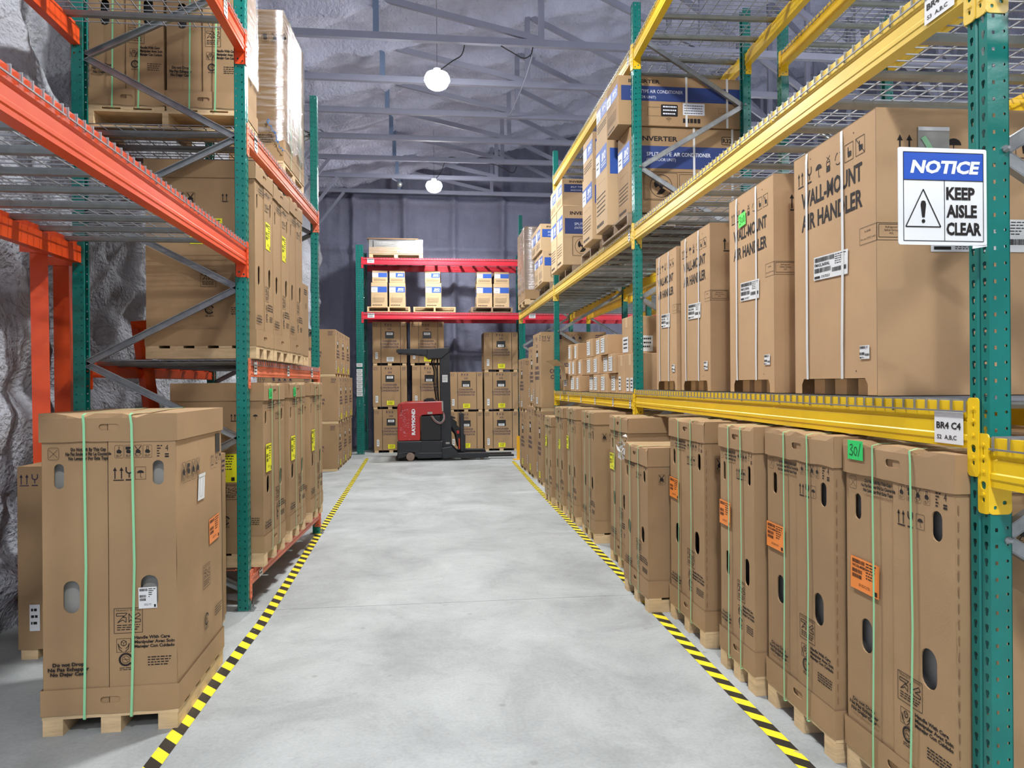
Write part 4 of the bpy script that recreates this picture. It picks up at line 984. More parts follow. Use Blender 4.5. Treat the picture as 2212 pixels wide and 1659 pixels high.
# ------------------------------------------------------------ split air conditioner cartons
def ac_carton(label, x, y, z, rz, w, d, h, fan=False, blue='ink_blue', pale=True, group=None, tilt=0, logo=True):
    t = thing('air_conditioner_carton', label, 'carton', (x, y, z), rz+tilt, group)
    o = obj('body', cached(('ab', w, d, h), lambda: MB().box(-w/2, w/2, -d/2, d/2, 0, h).mesh('body', 'board_light' if pale else 'board')), t); bevel(o, .005)
    def band():
        b = MB(); fr = front(w, d)
        b0, b1 = (.6, .84) if h > .45 else (.45, .82)
        b.rect(fr, w*.02, h*b0, w*.98, h*b1); b.m = 1
        for g in (right(w, d), left(w, d)): b.rect(g, .03, h*(.52 if fan else .5), d-.02, h*(.78 if fan else .8))
        return b.mesh('colour_band', ['ink_blue', blue])
    obj('colour_band', cached(('an', w, d, h, blue, fan), band), t)
    def pr():
        b = MB(); fr = front(w, d)
        b0, b1 = (.6, .84) if h > .45 else (.45, .82)
        b.m = 1
        b.rect(fr, w*.02, h*b0, w*.4, h*(b1-.03), .002)
        if logo: b.text(fr, 'BiVO', w*.72, h*(b0+(b1-b0)*.42), h*(b1-b0)*.34, w*.34, .05, 'c', .15, .002); b.lines(fr, w*.5, w*.92, h*(b0+(b1-b0)*.28), 2, h*.025, h*.012, 2, .002)
        b.m = 0
        b.lines(fr, w*.1, w*.3, h*(b0+.12), 2, h*.05, h*.014, 4, .003)
        if h > .45:
            b.lines(fr, w*.08, w*.85, h*.36, 5, h*.045, h*.011, 6)
            for k in range(6): b.rect(fr, w*(.1+.1*k), h*.05, w*(.175+.1*k), h*.085)
            b.frame_(fr, w*.2, h*.22, w*.82, h*.5, .0016)
        else: b.lines(fr, w*.1, w*.9, h*.28, 3, h*.07, h*.025, 6)
        for g in (right(w, d), left(w, d)):
            if fan:
                b.m = 0; b.text(g, 'INVERTER', .1, h*.84, h*.055, .36, .03); b.frame_(g, d*.76, h*.82, d*.85, h*.91, .006, .012); b.text(g, 'R32', d*.805, h*.84, h*.05, d*.075, .03, 'c')
                x0, y0, x1, y1 = .13, h*.15, .13+d*.42, h*.48
                b.frame_(g, x0, y0, x1, y1, .004, .015); b.frame_(g, x0+.01, y0+.01, x0+(x1-x0)*.66, y1-.01, .003, .01); b.frame_(g, x0+(x1-x0)*.7, y0+.02, x1-.01, y1-.02, .003, .005)
                c = (x0+(x1-x0)*.34, (y0+y1)/2); r = (y1-y0)*.4; b.arc(g, c, r, 0, 360, .005, 20)
                for k in range(3):
                    a = 30+120*k; P = [(c[0]+r*.15*math.cos(R(a)), c[1]+r*.15*math.sin(R(a)))]+[(c[0]+r*(.85-.08*q)*math.cos(R(a+20*q-30)), c[1]+r*(.85-.08*q)*math.sin(R(a+20*q-30))) for q in range(5)]
                    b.shape(g, P)
                b.disc(g, c, r*.2, 8)
                for k in range(4): b.rect(g, x0+(x1-x0)*.73, y0+.03+.012*k, x1-.02, y0+.034+.012*k)
                b.m = 1; b.text(g, 'SPLIT TYPE', .16, h*.665, h*.045, .24, .0, d=.002); b.text(g, 'AIR CONDITIONER', .42, h*.665, h*.045, .36, .02, d=.002); b.text(g, '(OUTDOOR UNIT)', .16, h*.605, h*.035, .28, .0, d=.002)
            else:
                b.m = 0; b.text(g, 'INVERTER', .1, h*.86, h*.07, .3, .03); b.frame_(g, .28, h*.2, .28+d*.16, h*.38, .002, .008); b.frame_(g, d*.78, h*.3, d*.83, h*.4, .0016)
                b.shape(g, rounded(d*.33, h*.2, d*.46, h*.44, .01)); b.m = 1; b.lines(g, d*.345, d*.45, h*.38, 3, h*.07, h*.03, 2, .002)
                b.rect(g, d*.5, h*.24, d*.67, h*.48, .002); b.m = 0; b.lines(g, d*.51, d*.66, h*.42, 4, h*.05, h*.015, 2, .003)
                for k in range(5): b.rect(g, d*.5+.035*k, h*.08, d*.5+.028+.035*k, h*.17)
                b.arc(g, (d*.39, h*.1), h*.04, 40, 140, .005, 5); b.arc(g, (d*.39, h*.1), h*.07, 40, 140, .005, 6); b.disc(g, (d*.39, h*.1), .004, 6)
                b.m = 1; b.text(g, 'SPLIT TYPE AIR CONDITIONER', .12, h*.66, h*.07, .5, .0, d=.002); b.text(g, '(INDOOR UNIT)', .12, h*.55, h*.055, .24, .0, d=.002)
        return b.mesh('printing', ['ink', 'ink_white'])
    obj('printing', cached(('ap', w, d, h, fan, logo), pr), t)
    if d > .8:
        for y in (.02, .34):
            def sm(y=y):
                b = MB(); g = .003; b.box(-w/2-g, w/2+g, y*d, y*d+.02, h, h+.003); b.box(w/2, w/2+g, y*d, y*d+.02, 0, h); b.box(-w/2-g, -w/2, y*d, y*d+.02, 0, h); return b.mesh('strap', 'strap_white')
            obj('strap', cached(('as', y, w, d, h), sm), t)
    return t
def loose_pallet(label, x, y, z, rz, w, d, h=.12, m='wood', group=None, open_front=False):
    t = thing('pallet', label, 'pallet', (x, y, z), rz, group)
    st = cached(('pst', d, h, m), lambda: MB().box(-.02, .02, -d/2, d/2, .018, h-.018).mesh('runner', m))
    for k in (-1, 0, 1): obj('runner', st, t, (k*(w/2-.02), 0, 0))
    bt = cached(('pbt', w, m), lambda: MB().box(-w/2, w/2, -.045, .045, 0, .018).mesh('board', m))
    for k in range(6): obj('board', bt, t, (0, -d/2+.046+(d-.092)*k/5, h-.018))
    for k in (0, 2, 5): obj('board', bt, t, (0, -d/2+.046+(d-.092)*k/5, 0))
    return t
UZ = 3.0165
DZ = UZ+.12
loose_pallet('weathered pallet under the big R32 cartons by the second right frame', 2.35, 6.98, UZ, -90, 1.0, 1.0, .12, 'wood_grey')
ac_carton('big air conditioner carton lettered INVERTER with a fan drawing, behind second frame', 2.46, 6.7, DZ, -90, .42, 1.17, .8, True, 'ink_navy', False)
ac_carton('flat air conditioner carton on top of the big R32 one, overhanging the aisle', 2.38, 6.68, DZ+.804, -90, .42, 1.24, .46, False, 'ink_navy', False)
ac_carton('tall pale air conditioner carton second from the second right frame', 2.33, 7.29, DZ+.003, -90, .48, 1.06, 1.0, True)
ac_carton('small pale air conditioner carton above the tall one, second stack', 2.34, 7.29, DZ+1.006, -90, .48, 1.06, .36, False)
loose_pallet('pallet under the third stack of air conditioner cartons', 2.4, 8.25, UZ, -90, 1.0, 1.0, .12, 'wood_grey')
ac_carton('pale air conditioner carton, bottom of the third stack', 2.3, 8.0, DZ+.003, -90, .5, .98, .77, True)
ac_carton('pale air conditioner carton, top of the third stack', 2.31, 8.0, DZ+.777, -90, .48, .98, .42, False)
loose_pallet('pallet under the fourth pair of air conditioner stacks', 2.42, 9.9, UZ, -90, 1.0, 1.0, .12, 'wood_grey')
ac_carton('lower carton of the fourth stack, its navy side towards the camera', 2.3, 9.66, DZ+.003, -90, .43, 1.0, .8, True, 'ink_navy')
ac_carton('lower carton next behind the fourth stack', 2.3, 10.14, DZ+.003, -90, .43, 1.0, .8, True, 'ink_navy')
ac_carton('upper carton of the fourth stack, INVERTER on its side', 2.3, 9.7, DZ+.806, -90, .43, 1.0, .36, False, 'ink_navy')
ac_carton('upper carton next behind the fourth stack', 2.3, 10.16, DZ+.806, -90, .43, 1.0, .36, False, 'ink_navy')
loose_pallet('pallet beyond the third right frame', 2.4, 11.6, UZ+.01, -90, 1.1, 1.0, .12, 'wood_grey')
ac_carton('lower air conditioner carton beyond the third right frame', 2.25, 11.35, DZ+.013, -90, .42, .9, .5, True)
ac_carton('lower air conditioner carton second beyond the third right frame', 2.25, 11.8, DZ+.013, -90, .42, .9, .5, True)
ac_carton('upper air conditioner carton beyond the third right frame', 2.22, 11.4, DZ+.517, -90, .45, .9, .42, False)
ac_carton('upper air conditioner carton second beyond the third right frame', 2.22, 11.88, DZ+.517, -90, .45, .9, .42, False)

# ------------------------------------------------------------ film wrapped cartons
def wrapped(label, x, y, z, rz, w, d, h, n=2, capm='board', shift=0, straps=True):
    t = thing('wrapped_carton', label, 'carton', (x, y, z), rz)
    for k in range(n):
        ww = w/n
        o = obj('carton_body', MB().box(-w/2+ww*k+.003, -w/2+ww*(k+1)-.003, -d/2, d/2, .1, h).mesh('carton_body', 'board_light' if shift else 'board'), t); bevel(o)
        b = MB(); fr = F((-w/2+ww*k, -d/2, 0), (1, 0, 0), (0, 0, 1)); b.frame_(fr, .006, h-.14, ww-.006, h-.002, .002); b.lines(fr, ww*.2, ww*.8, .3, 4, .02, .008, 4)
        for i, l in enumerate(('Do not Drop', 'Ne Pas Echapper', 'No Dejar Caer')): b.text(fr, l, ww*.5, .42-.03*i, .02, ww*.5, .03, 'c')
        b.rect(fr, .02, .2, ww-.02, .203)
        g = right(w, d)
        if k == n-1:
            b.lines(g, d*.25, d*.8, .32, 4, .02, .008, 4)
            for i, q in enumerate(('nohook', 'tip', 'nohook', 'truck')): icon(b, g, d*.3+.08*i, h-.24, .07, q)
        gl = left(w, d)
        if k == 0:
            b.lines(gl, d*.3, d*.8, .32, 4, .02, .008, 4)
            for i, q in enumerate(('nohook', 'tip', 'nohook', 'truck')): icon(b, gl, d*.5+.08*i, h-.24, .07, q)
        obj('printing', b.mesh('printing', 'ink'), t)
    pallet_parts(t, w+.02, d, .1, 'wood')
    b = MB(); e = .008; f_ = .28
    N_ = 5; rg = random.Random(3); ring = [(-w/2-e, -d/2-e), (w/2+e, -d/2-e), (w/2+e, d/2+e), (-w/2-e, d/2+e)]
    V = []; nz = 14
    for j in range(nz+1):
        for q in range(4):
            p, q2 = ring[q], ring[(q+1) % 4]
            for i in range(N_):
                u = i/N_; o_ = rg.uniform(0, .006)
                px, py = p[0]+(q2[0]-p[0])*u, p[1]+(q2[1]-p[1])*u; s = 1+o_
                V.append((px*s, py*s, f_+(h-f_-.01)*j/nz+(0 if j else rg.uniform(-.05, .05))))
    m_ = 4*N_
    b.add(V, [(j*m_+i, j*m_+(i+1) % m_, (j+1)*m_+(i+1) % m_, (j+1)*m_+i) for j in range(nz) for i in range(m_)])
    obj('stretch_film', b.mesh('stretch_film', 'film', True), t)
    if straps:
        for a in (-.25, .2): obj('strap', strap_mesh(round(a*w, 2), w, d+.02, .08, h, 'strap_green', .012), t)
    return t
t = wrapped('film wrapped brown carton standing high at the end of the left rack', -1.43, 6.76, 3.376, 87.8, .82, .46, 1.4, 2)
b = MB()
rg = random.Random(12)
P = [Vector((-.43, -.1, .42))]
for k in range(60): P.append(P[-1]*.55+Vector((-.432+rg.uniform(-.012, .012), -.1-.0022*k+rg.uniform(-.03, .03), .46-.005*k+rg.uniform(-.035, .035)))*.45)
o = obj('string_tangle', MB().tube(P, .0028, 4).mesh('string_tangle', 'blue_rope'), t); o['label'] = 'tangle of blue plastic string'
wrapped('film wrapped tall cartons at the far end of the upper right shelf', 2.3, 13.75, UZ+.013, -90, 1.05, 1.0, 1.45, 2, straps=False)
# cartons on the high shelf of the second left bay
for i, (x, lb) in enumerate(((-2.1, 'strapped carton on the high left shelf, nearer the wall'), (-1.58, 'strapped carton on the high left shelf, nearer the aisle, film on its aisle side'))):
    t = tall_carton(lb, x, 5.6, 0, .5, .5, 1.7, 3.508, .03, 'casing_dark', False, True, i)
    if i:
        b = MB(); g = right(.5, .5)
        b.add([g(-.01+.13*a, .35+.12*c, .014+.004*((a+c) % 2)) for c in range(12) for a in range(5)], [(c*5+a, c*5+a+1, c*5+a+6, c*5+a+5) for c in range(11) for a in range(4)])
        obj('stretch_film', b.mesh('stretch_film', 'film', True), t)
loose_pallet('pallet under the strapped cartons on the high left shelf', -1.84, 5.6, 3.376, 0, 1.04, .52, .13, 'wood')
t = thing('narrow_carton', 'narrow brown carton at the far end of the chest high left shelf', 'carton', (-1.42, 7.08, 1.742), 87.8)
o = obj('body', MB().box(-.16, .16, -.25, .25, .09, .78).mesh('body', 'board'), t); bevel(o)
pallet_parts(t, .34, .5, .09)
b = MB(); fr = front(.32, .5); b.rect(fr, .1, .68, .1, .7); b.lines(fr, .12, .26, .72, 3, .02, .01); b.rect(fr, .2, .55, .22, .6); obj('printing', b.mesh('printing', 'ink'), t)

# ------------------------------------------------------------ condenser cartons
def condenser(label, x, y, z, rz, w=.78, d=.8, h=.95, gap=.05, lab='yellow_label', group=None, win=True, sh=0, tint='board'):
    t = thing('condenser_carton', label, 'carton', (x, y, z), rz+sh, group)
    def bd():
        b = MB(); fr = front(w, d); c = w*.5; Hh = h
        hole = [(c-w*.13, Hh*.62), (c+w*.13, Hh*.62), (c+w*.13, Hh*.78), (c-w*.13, Hh*.78)]
        b.plate(fr, [(0, gap), (w, gap), (w, h), (0, h)], [hole], .01, False)
        for g, dd in ((right(w, d), d), (left(w, d), d)):
            hl = [(dd*.42, Hh*.62), (dd*.6, Hh*.62), (dd*.6, Hh*.78), (dd*.42, Hh*.78)]
            b.plate(g, [(0, gap), (dd, gap), (dd, h), (0, h)], [], 0)
        b.add([(-w/2, -d/2, h), (w/2, -d/2, h), (w/2, d/2, h), (-w/2, d/2, h)], [(0, 1, 2, 3)])
        b.add([(-w/2, -d/2, gap), (w/2, -d/2, gap), (w/2, d/2, gap), (-w/2, d/2, gap)], [(3, 2, 1, 0)])
        b.add([(w/2, d/2, gap), (-w/2, d/2, gap), (-w/2, d/2, h), (w/2, d/2, h)], [(0, 1, 2, 3)])
        return b.mesh('body', tint)
    obj('body', cached(('cb', w, d, h, gap, tint), bd), t)
    def win_():
        b = MB(); fr = front(w, d); b.rect(fr, w*.36, h*.61, w*.64, h*.79, -.012)
        for k in range(6): b.rect(fr, w*.37, h*(.63+.025*k), w*.63, h*(.635+.025*k), -.008)
        return b.mesh('window', 'casing_dark')
    obj('window', cached(('cw', w, d, h), win_), t)
    def pr():
        b = MB(); fr = front(w, d); T = ('CONDENSER', 'CONDENSATEUR', 'CONDENSADOR')
        for i, l in enumerate(T): b.text(fr, l, w*.5, h*(.535-.066*i), h*.044, w*[.42, .55, .52][i], .02, 'c')
        icon(b, fr, w*.05, h*.93, w*.085, 'arrows'); icon(b, fr, w*.12, h*.93, w*.085, 'glass')
        for i, k in enumerate(('tip', 'nohook', 'nohook')): icon(b, fr, w*(.38+.08*i), h*.935, w*.07, k)
        b.lines(fr, w*.44, w*.56, h*.845, 2, h*.022, h*.012, 3); b.lines(fr, w*.86, w*.97, h*.95, 3, h*.028, h*.012, 5)
        for g in (right(w, d), left(w, d)):
            for i, l in enumerate(T): b.text(g, l, d*.42, h*(.56-.075*i), h*.05, d*[.44, .58, .55][i], .02, 'c')
            icon(b, g, d*.05, h*.92, d*.08, 'arrows'); icon(b, g, d*.12, h*.92, d*.08, 'glass')
            for i, k in enumerate(('tip', 'nohook', 'nohook', 'nohook')): icon(b, g, d*(.3+.1*i), h*.93, d*.09, k)
            b.lines(g, d*.84, d*.96, h*.95, 4, h*.026, h*.012, 5)
        return b.mesh('printing', 'ink_violet')
    obj('printing', cached(('cp', w, d, h), pr), t)
    for sx in (-.25, .32):
        def sm(sx=sx): return strap_mesh(round(sx*w, 3), w, d, .001, h-.0045, 'strap_black', .009)
        obj('strap', sm(), t)
    def blocks():
        b = MB()
        for k in (-.43, 0, .43): b.box(w*k-.045, w*k+.045, -d/2+.01, d/2-.01, 0, gap)
        return b.mesh('pallet_runners', 'wood')
    obj('pallet_runners', cached(('cr', w, d, gap), blocks), t)
    p = front(w, d); s = w/.78
    o = obj('shipping_label', label_mesh(.16, .1, lab, 'few'), t, p(w*.41, h*.09, .002)); o['label'] = ('yellow' if lab[0] == 'y' else 'white')+' shipping label'
    obj('shipping_label', label_mesh(.055, .15, 'white', 'few'), t, p(w*.08, h*.15, .002))['label'] = 'narrow white label'
    obj('unit_label', label_mesh(.14, .055, 'white', 'few'), t, p(w*.41, h*(.7 if win else .63), -.005))['label'] = 'white unit label in the window'
    return t
cB = 16.62
tier = ['bottom', 'middle', 'top']
for r_ in range(3):
    condenser(f'condenser carton, leftmost stack against the back rack, {tier[r_]} one', -.87+(.02 if r_ == 0 else 0), cB+.4, .996*r_+(.0015*r_), 0, .77, .8, .995, .055, 'white' if r_ == 2 else 'yellow_label')
    condenser(f'condenser carton, second stack from the left at the back, {tier[r_]} one', -.02+(.04 if r_ < 2 else 0), cB+.4, .996*r_+(.0015*r_), 0, .77, .8, .995, .055, win=r_ == 2)
for r_ in range(2): condenser(f'condenser carton, stack behind the forklift mast, {tier[r_] if not r_ else "upper"} one', .87, cB+.42, .918*r_+.0015*r_, 0, .77, .8, .917, .05, win=False)
for r_ in range(3): condenser(f'condenser carton, stack right of the forklift at the back, {tier[r_]} one', 1.69, cB+.42, .918*r_+.0015*r_, 0, .79, .8, .917, .05, win=False)
# left pile beyond the left rack
for i, y in enumerate((13.6, 14.42, 15.24)):
    for r_ in range(3):
        condenser(f'condenser carton in the left pile, {["front", "middle", "rear"][i]} stack, {tier[r_]} one', -2.03+(.02 if r_ == 1 else -.03 if r_ == 2 else 0), y, .852*r_+.0015*r_, 90, .79, .8, .851, .055)
for r_ in range(2):
    condenser(f'condenser carton in the stack just past the left rack, {("lower", "upper")[r_]} one', -2.1, 11.3, .85*r_+.0015*r_, 90, .79, .8, .849, .055)
for i in range(2):
    for k in range(3):
        plain_carton(f'small pale carton on the stack past the left rack, {("left", "right")[i]} column, {tier[k]} one', -2.02+.17*i, 11.05, 1.7035+.121*k, .16, .3, .12, 0, lab='few', name='small_carton')
# right far bay, stacked two high
for i, (y, h, w, d) in enumerate(((10.96, 1.13, .56, 1.0), (11.98, 1.17, .8, .9), (12.95, 1.05, .85, .9))):
    condenser(f'condenser carton on the floor at the far right, {["nearest", "second", "farthest"][i]} lower one', 1.7+d/2, y, 0, -90, w, d, h, .06)
for i, (y, x, z, h, w, d) in enumerate(((11.09, 1.69, 1.1315, 1.2, .82, 1.0), (11.9, 1.72, 1.1715, 1.0, .7, .9), (12.95, 1.69, 1.0515, .95, .88, .9))):
    condenser(f'condenser carton stacked at the far right, {["nearest and tallest", "second", "farthest"][i]} upper one', x+d/2, y, z, -90, w, d, h, .06, 'white')
condenser('condenser carton on the floor at the left edge, behind the strapped carton', -1.93, 4.72, 0, 0, .78, .7, 1.1, .06, 'white')
t = condenser('slim condenser carton between the strapped carton and the left rack frame', -1.42, 4.64, 0, 90, .58, .17, 1.11, .05, 'white')

# ------------------------------------------------------------ back rack shelves
for i, x in enumerate((-.87, .155, 1.46)):
    loose_pallet(f'pallet on the lower red shelf, {["left", "middle", "right"][i]}', x, 16.8, 3.1865, 0, .95, .95, .12, 'wood' if i < 2 else 'wood_grey')
zp = 3.3067
for i, x in enumerate((-1.08, -.68, .13, 1.29, 1.68)):
    s_ = ['leftmost', 'second from left', 'middle', 'second from right', 'rightmost'][i]
    ac_carton(f'blue banded carton on the red shelf, {s_} stack, lower one', x, 16.65, zp, 0, .36, .6, .54, False, 'ink_navy', True, logo=i in (1, 2))
    ac_carton(f'blue banded carton on the red shelf, {s_} stack, upper one', x, 16.66, zp+.544, 0, .34, .6, .27, False, 'ink_navy', True, logo=i in (1, 2), tilt=(3, 0, -3, 0, 2)[i])
t = thing('long_wrapped_carton', 'long flat film wrapped carton on top of the red rack', 'carton', (-.7, 16.75, 4.4065), 0)
o = obj('body', MB().box(-.6, .6, -.4, .4, .09, .24).mesh('body', 'board_light'), t); bevel(o)
o = obj('panel_bundle', MB().box(-.5, .42, -.38, .38, .24, .4).box(-.6, -.52, -.38, .38, .24, .42).box(.44, .59, -.38, .38, .24, .42).mesh('panel_bundle', 'casing'), t); bevel(o)
obj('lid', MB().box(-.64, .5, -.42, .4, .42, .44).mesh('lid', 'board_edge'), t)
obj('shipping_label', label_mesh(.34, .07, 'white', 'wide'), t, (.03, -.402, .12))
b = MB(); b.box(-.61, .6, -.41, .41, .1, .415); obj('stretch_film', b.mesh('stretch_film', 'film'), t)
pallet_parts(t, 1.2, .8, .09, 'wood')

# ------------------------------------------------------------ reach truck
t = thing('reach_truck', 'red and black stand-up reach truck lettered RAYMOND parked across the aisle end', 'forklift', (-.63, 14.72, 0), 0)
K = .00181
def P_(zx, zy): return ((zx-530)*K, (1528-zy)*K)
def tp(name, outline, y0, y1, m, bv=.012, label=None):
    fr = F((0, 0, 0), (1, 0, 0), (0, 0, 1)); b = MB(); b.prism(fr, [P_(*p) for p in outline], -y1, -y0)
    o = obj(name, b.mesh(name, m), t)
    if bv: bevel(o, bv, 2)
    if label: o['label'] = label
    return o
tp('body_cover', [(532, 905), (556, 880), (640, 868), (1040, 858), (1040, 1004), (932, 1010), (812, 1014), (790, 1028), (784, 1050), (784, 1300), (550, 1302), (534, 1290)][::-1], 0, .95, 'truck_red', .02, 'scratched red steel cover')
tp('lower_body', [(528, 1306), (792, 1306), (1040, 1306), (1040, 1478), (760, 1492), (720, 1440), (640, 1430), (590, 1500), (528, 1490)][::-1], .01, .94, 'black', .015)
tp('battery', [(797, 1030), (1015, 1020), (1018, 1300), (797, 1302)][::-1], .02, .93, 'black_plastic', .008, 'black battery box')
tp('battery_door', [(800, 1306), (1012, 1306), (1012, 1436), (800, 1436)][::-1], -.004, .01, 'black', .003)
tp('mast', [(1012, 376), (1118, 256), (1122, 256), (1128, 700), (1140, 1390), (1022, 1390)][::-1], .12, .26, 'black', .006, 'tall dark mast')
tp('mast', [(1012, 376), (1118, 256), (1122, 256), (1128, 700), (1140, 1390), (1022, 1390)][::-1], .69, .83, 'black', .006)
tp('mast_crossbar', [(1030, 300), (1110, 262), (1114, 330), (1040, 345)][::-1], .26, .69, 'black', .006)
tp('guard_head', [(866, 268), (1118, 254), (1118, 300), (1030, 374), (880, 376), (846, 345), (868, 320)][::-1], .08, .87, 'black', .01)
tp('overhead_guard', [(524, 275), (560, 268), (868, 268), (868, 340), (700, 322), (526, 312)][::-1], .06, .14, 'black', .006)
tp('overhead_guard', [(524, 275), (560, 268), (868, 268), (868, 340), (700, 322), (526, 312)][::-1], .81, .89, 'black', .006)
for k in range(4): tp('guard_bar', [(545+80*k, 280), (565+80*k, 280), (565+80*k, 300), (545+80*k, 300)][::-1], .13, .82, 'black', 0)
tp('base_leg', [(1024, 1386), (1140, 1372), (1212, 1448), (1330, 1446), (1545, 1448), (1562, 1470), (1552, 1504), (1330, 1512), (1140, 1500), (1060, 1512), (1030, 1500)][::-1], -.02, .14, 'black', .01)
tp('base_leg', [(1024, 1386), (1140, 1372), (1212, 1448), (1330, 1446), (1545, 1448), (1562, 1470), (1552, 1504), (1330, 1512), (1140, 1500), (1060, 1512), (1030, 1500)][::-1], .81, .97, 'black', .01)
tp('chassis_plate', [(536, 1440), (640, 1430), (780, 1440), (1050, 1440), (1060, 1500), (760, 1505), (700, 1440), (600, 1490), (536, 1500)][::-1], 0, .95, 'black', .008)
tp('fork_carriage', [(1236, 1010), (1262, 996), (1282, 1010), (1276, 1440), (1240, 1440)][::-1], .12, .83, 'black', .01)
tp('reach_linkage', [(1132, 1030), (1185, 1050), (1182, 1066), (1150, 1060), (1200, 1100), (1202, 1140), (1240, 1180), (1236, 1300), (1240, 1400), (1215, 1410), (1190, 1250), (1160, 1180), (1132, 1150)][::-1], .2, .3, 'black_plastic', .004)
tp('reach_linkage', [(1132, 1150), (1200, 1230), (1236, 1400), (1210, 1404), (1180, 1260), (1132, 1200)][::-1], .65, .75, 'black_plastic', .004)
tp('hydraulic_valve', [(1196, 1200), (1228, 1200), (1228, 1235), (1200, 1235)][::-1], .16, .24, 'truck_red', .002)
tp('reach_cylinder', [(1218, 1290), (1232, 1290), (1234, 1410), (1220, 1410)][::-1], .15, .2, 'orange', .002)
for y in (.18, .62):
    o = obj('fork', MB().box(*[P_(1276, 0)[0], P_(1276, 0)[0]+1.05], y, y+.12, .04, .08).box(P_(1276, 0)[0], P_(1276, 0)[0]+.04, y, y+.12, .04, .5).mesh('fork', 'black'), t)
def wheel(name, zx, zy, r, y0, y1, m):
    x, z = P_(zx, zy); o = obj(name, MB().lathe((x, 0, r+.001), [(r*.5, y0), (r*.93, y0), (r, y0+.01), (r, y1-.01), (r*.93, y1), (r*.5, y1)], 20, 'y').mesh(name, m, False), t); return o
wheel('drive_wheel', 674, 1490, .085, -.03, .07, 'tan_wheel'); wheel('caster_wheel', 560, 1500, .06, .2, .3, 'rubber')
wheel('load_wheel', 1380, 1490, .05, .02, .12, 'tan_wheel'); wheel('load_wheel', 1480, 1490, .05, .02, .12, 'tan_wheel')
wheel('load_wheel', 1380, 1490, .05, .83, .93, 'tan_wheel'); wheel('load_wheel', 1480, 1490, .05, .83, .93, 'tan_wheel')
tp('wheel_skirt', [(505, 1500), (600, 1470), (640, 1500), (640, 1515), (510, 1515)][::-1], .05, .9, 'rubber', .004)
tp('battery_retainer', [(1026, 860), (1044, 860), (1046, 975), (1030, 975)][::-1], -.01, .1, 'casing', .003)
b = MB(); fr = F((0, -.0015, 0), (1, 0, 0), (0, 0, 1))
x, z = P_(728, 1236); b.text(fr, 'RAYMOND', x, z, .068, .53, .05, rot=90)
obj('maker_lettering', b.mesh('maker_lettering', 'ink_white'), t)['label'] = 'white vertical lettering RAYMOND'
b = MB()
rg = random.Random(9)
for k in range(60):
    zx, zy = rg.gauss(600, 32), rg.uniform(930, 1290)
    if zx < 545 or zx > 680: continue
    a, c = P_(zx, zy); l = rg.uniform(.008, .05); q = rg.choice((0, 0, 1.5, .3)); b.stroke(fr, (a, c), (a+l*math.cos(q), c+l*math.sin(q)), rg.uniform(.001, .003), .0006)
obj('paint_scratches', b.mesh('paint_scratches', 'ink_white'), t)
b = MB()
for k in range(8):
    a, c = P_(568, 905+12*k); b.stroke(fr, (a, c), (a+.035, c+.01), .006)
obj('vent_slots', b.mesh('vent_slots', 'black_plastic'), t)
b = MB(); x, z = P_(868, 1004); b.rect(fr, x, z, x+.1, z+.045, .002); obj('data_plate', b.mesh('data_plate', 'casing'), t)
b = MB(); fm = F((0, .119, 0), (1, 0, 0), (0, 0, 1)); x, z = P_(1037, 646); b.rect(fm, x, z, x+.11, z+.15, .002); b.m = 1; b.lines(fm, x+.01, x+.1, z+.12, 6, .018, .006, 3, .003)
obj('capacity_plate', b.mesh('capacity_plate', ['white', 'ink']), t)
b = MB(); x, z = P_(1072, 1350); b.rect(fm, x, z, x+.08, z+.04, .002); obj('sticker', b.mesh('sticker', 'casing'), t)
def hose(name, pts, r, m, y=0):
    Pp = [Vector((P_(a, c)[0], y+dy, P_(a, c)[1])) for a, c, dy in pts]; out = []
    for i in range(len(Pp)-1):
        a, b_, c, d = Pp[max(i-1, 0)], Pp[i], Pp[i+1], Pp[min(i+2, len(Pp)-1)]
        for k in range(5):
            u = k/5; out.append(.5*((2*b_)+(c-a)*u+(2*a-5*b_+4*c-d)*u*u+(3*b_-a-3*c+d)*u**3))
    out.append(Pp[-1]); obj(name, MB().tube(out, r, 5).mesh(name, m, True), t)
hose('battery_cable', [(905, 1018, -.01), (950, 1085, -.03), (1010, 1112, -.04), (1050, 1080, -.02), (1060, 1030, .03), (1046, 985, .1)], .008, 'cable_pink')
hose('battery_cable', [(920, 1022, -.01), (960, 1076, -.03), (1008, 1098, -.04), (1042, 1070, -.02), (1050, 1030, .03), (1040, 985, .1)], .008, 'casing')
for dx, y in ((0, .3), (14, .34), (26, .4), (-8, .46)): hose('hydraulic_hose', [(935+dx, 376, y), (925+dx, 420, y), (952+dx, 520, y), (950+dx, 650, y), (962+dx, 760, y), (975+dx, 850, y)], .009, 'black_plastic')
for y in (.42, .55): hose('lift_chain', [(985, 376, y), (990, 700, y), (1000, 1000, y)], .016, 'black')
tp('control_console', [(824, 848), (870, 828), (940, 836), (968, 862), (830, 862)][::-1], .1, .6, 'black_plastic', .006)
tp('steering_tiller', [(860, 830), (930, 826), (940, 838), (866, 842)][::-1], .2, .4, 'rubber', .004)

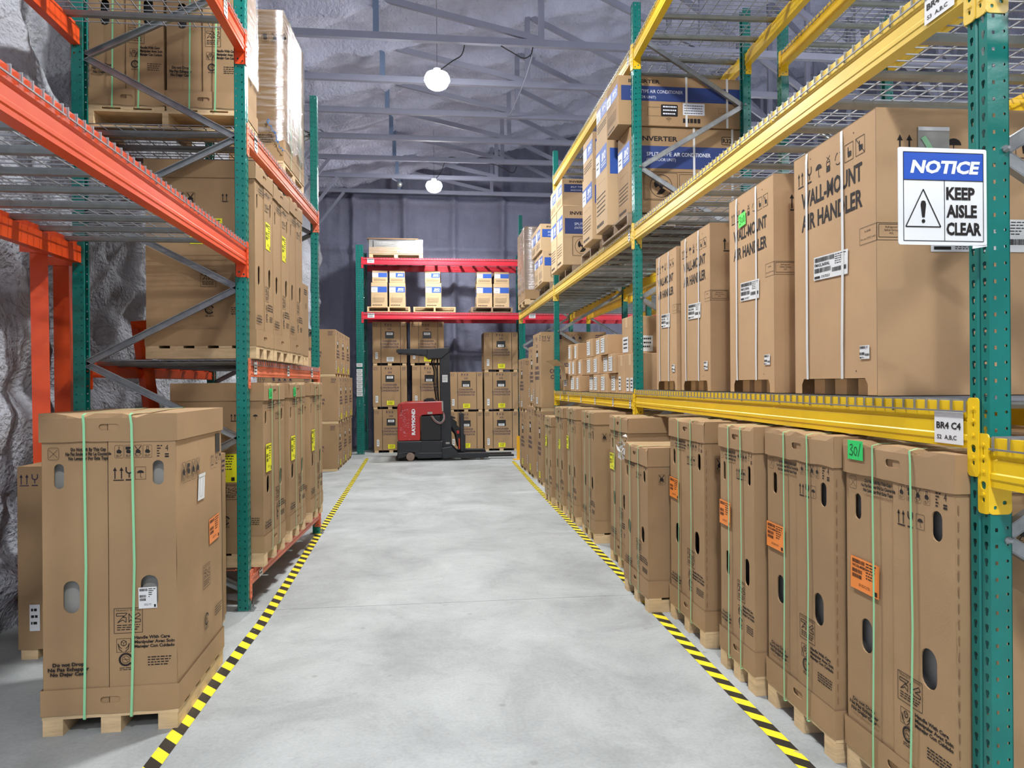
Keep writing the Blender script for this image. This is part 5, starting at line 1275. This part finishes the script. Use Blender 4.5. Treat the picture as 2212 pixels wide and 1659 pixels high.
# ------------------------------------------------------------ notice sign
t = thing('notice_sign', 'white and blue NOTICE KEEP AISLE CLEAR sign on the nearest right post', 'sign', (1.392, 1.985, 1.957), 0); t.scale = (.93, .93, .93)
w, h = .308, .312
o = obj('panel', MB().prism(F((0, 0, 0), (1, 0, 0), (0, 0, 1)), rounded(0, 0, w, h, .006, 2), -.003, 0).prism(F((0, 0, 0), (1, 0, 0), (0, 0, 1)), [(w*.84, -.01), (w, -.002), (w, .002), (w*.84, 0)], -.003, 0).mesh('panel', 'paint_white'), t)
fr = F((0, 0, 0), (1, 0, 0), (0, 0, 1))
b = MB(); b.rect(fr, .017, .208, w-.013, .297, .001); obj('header_band', b.mesh('header_band', 'sign_blue'), t)
b = MB(); b.text(fr, 'NOTICE', w*.5+.004, .232, .039, .235, .045, 'c', .22, .002); obj('header_lettering', b.mesh('header_lettering', 'paint_white'), t)
b = MB(); b.frame_(fr, .017, .013, w-.013, .297, .0022, 0, .0015); b.stroke(fr, (.016, .208), (w-.012, .208), .0022, .0016); b.stroke(fr, (w*.515, .013), (w*.515, .208), .0022, .0016)
for i, l in enumerate(('KEEP', 'AISLE', 'CLEAR')): b.text(fr, l, w*.535, .148-.057*i, .039, (.1, .107, .122)[i], .038, d=.0018)
b.path(fr, [(.024, .058), (.145, .058), (.085, .178)], .0036, .0018, True)
b.shape(fr, [(.0805, .088), (.0895, .088), (.0945, .13), (.0915, .14), (.085, .142), (.0785, .14), (.0755, .13)], .0018); b.disc(fr, (.085, .076), .0062, 14, .0018)
obj('lettering', b.mesh('lettering', 'ink'), t)

rg = random.Random(4); b = MB()
for k in range(16):
    c = Vector((-.29+rg.uniform(-.03, .03), -.4-rg.uniform(.01, .05), 1.11+rg.uniform(-.1, .06)))
    b.add([c+Vector((rg.uniform(-.04, .04), rg.uniform(-.03, .03), rg.uniform(-.05, .05))) for _ in range(3)], [(0, 1, 2)])
obj('torn_film', b.mesh('torn_film', 'strap_white'), tc[4])['label'] = 'scrap of torn clear film'
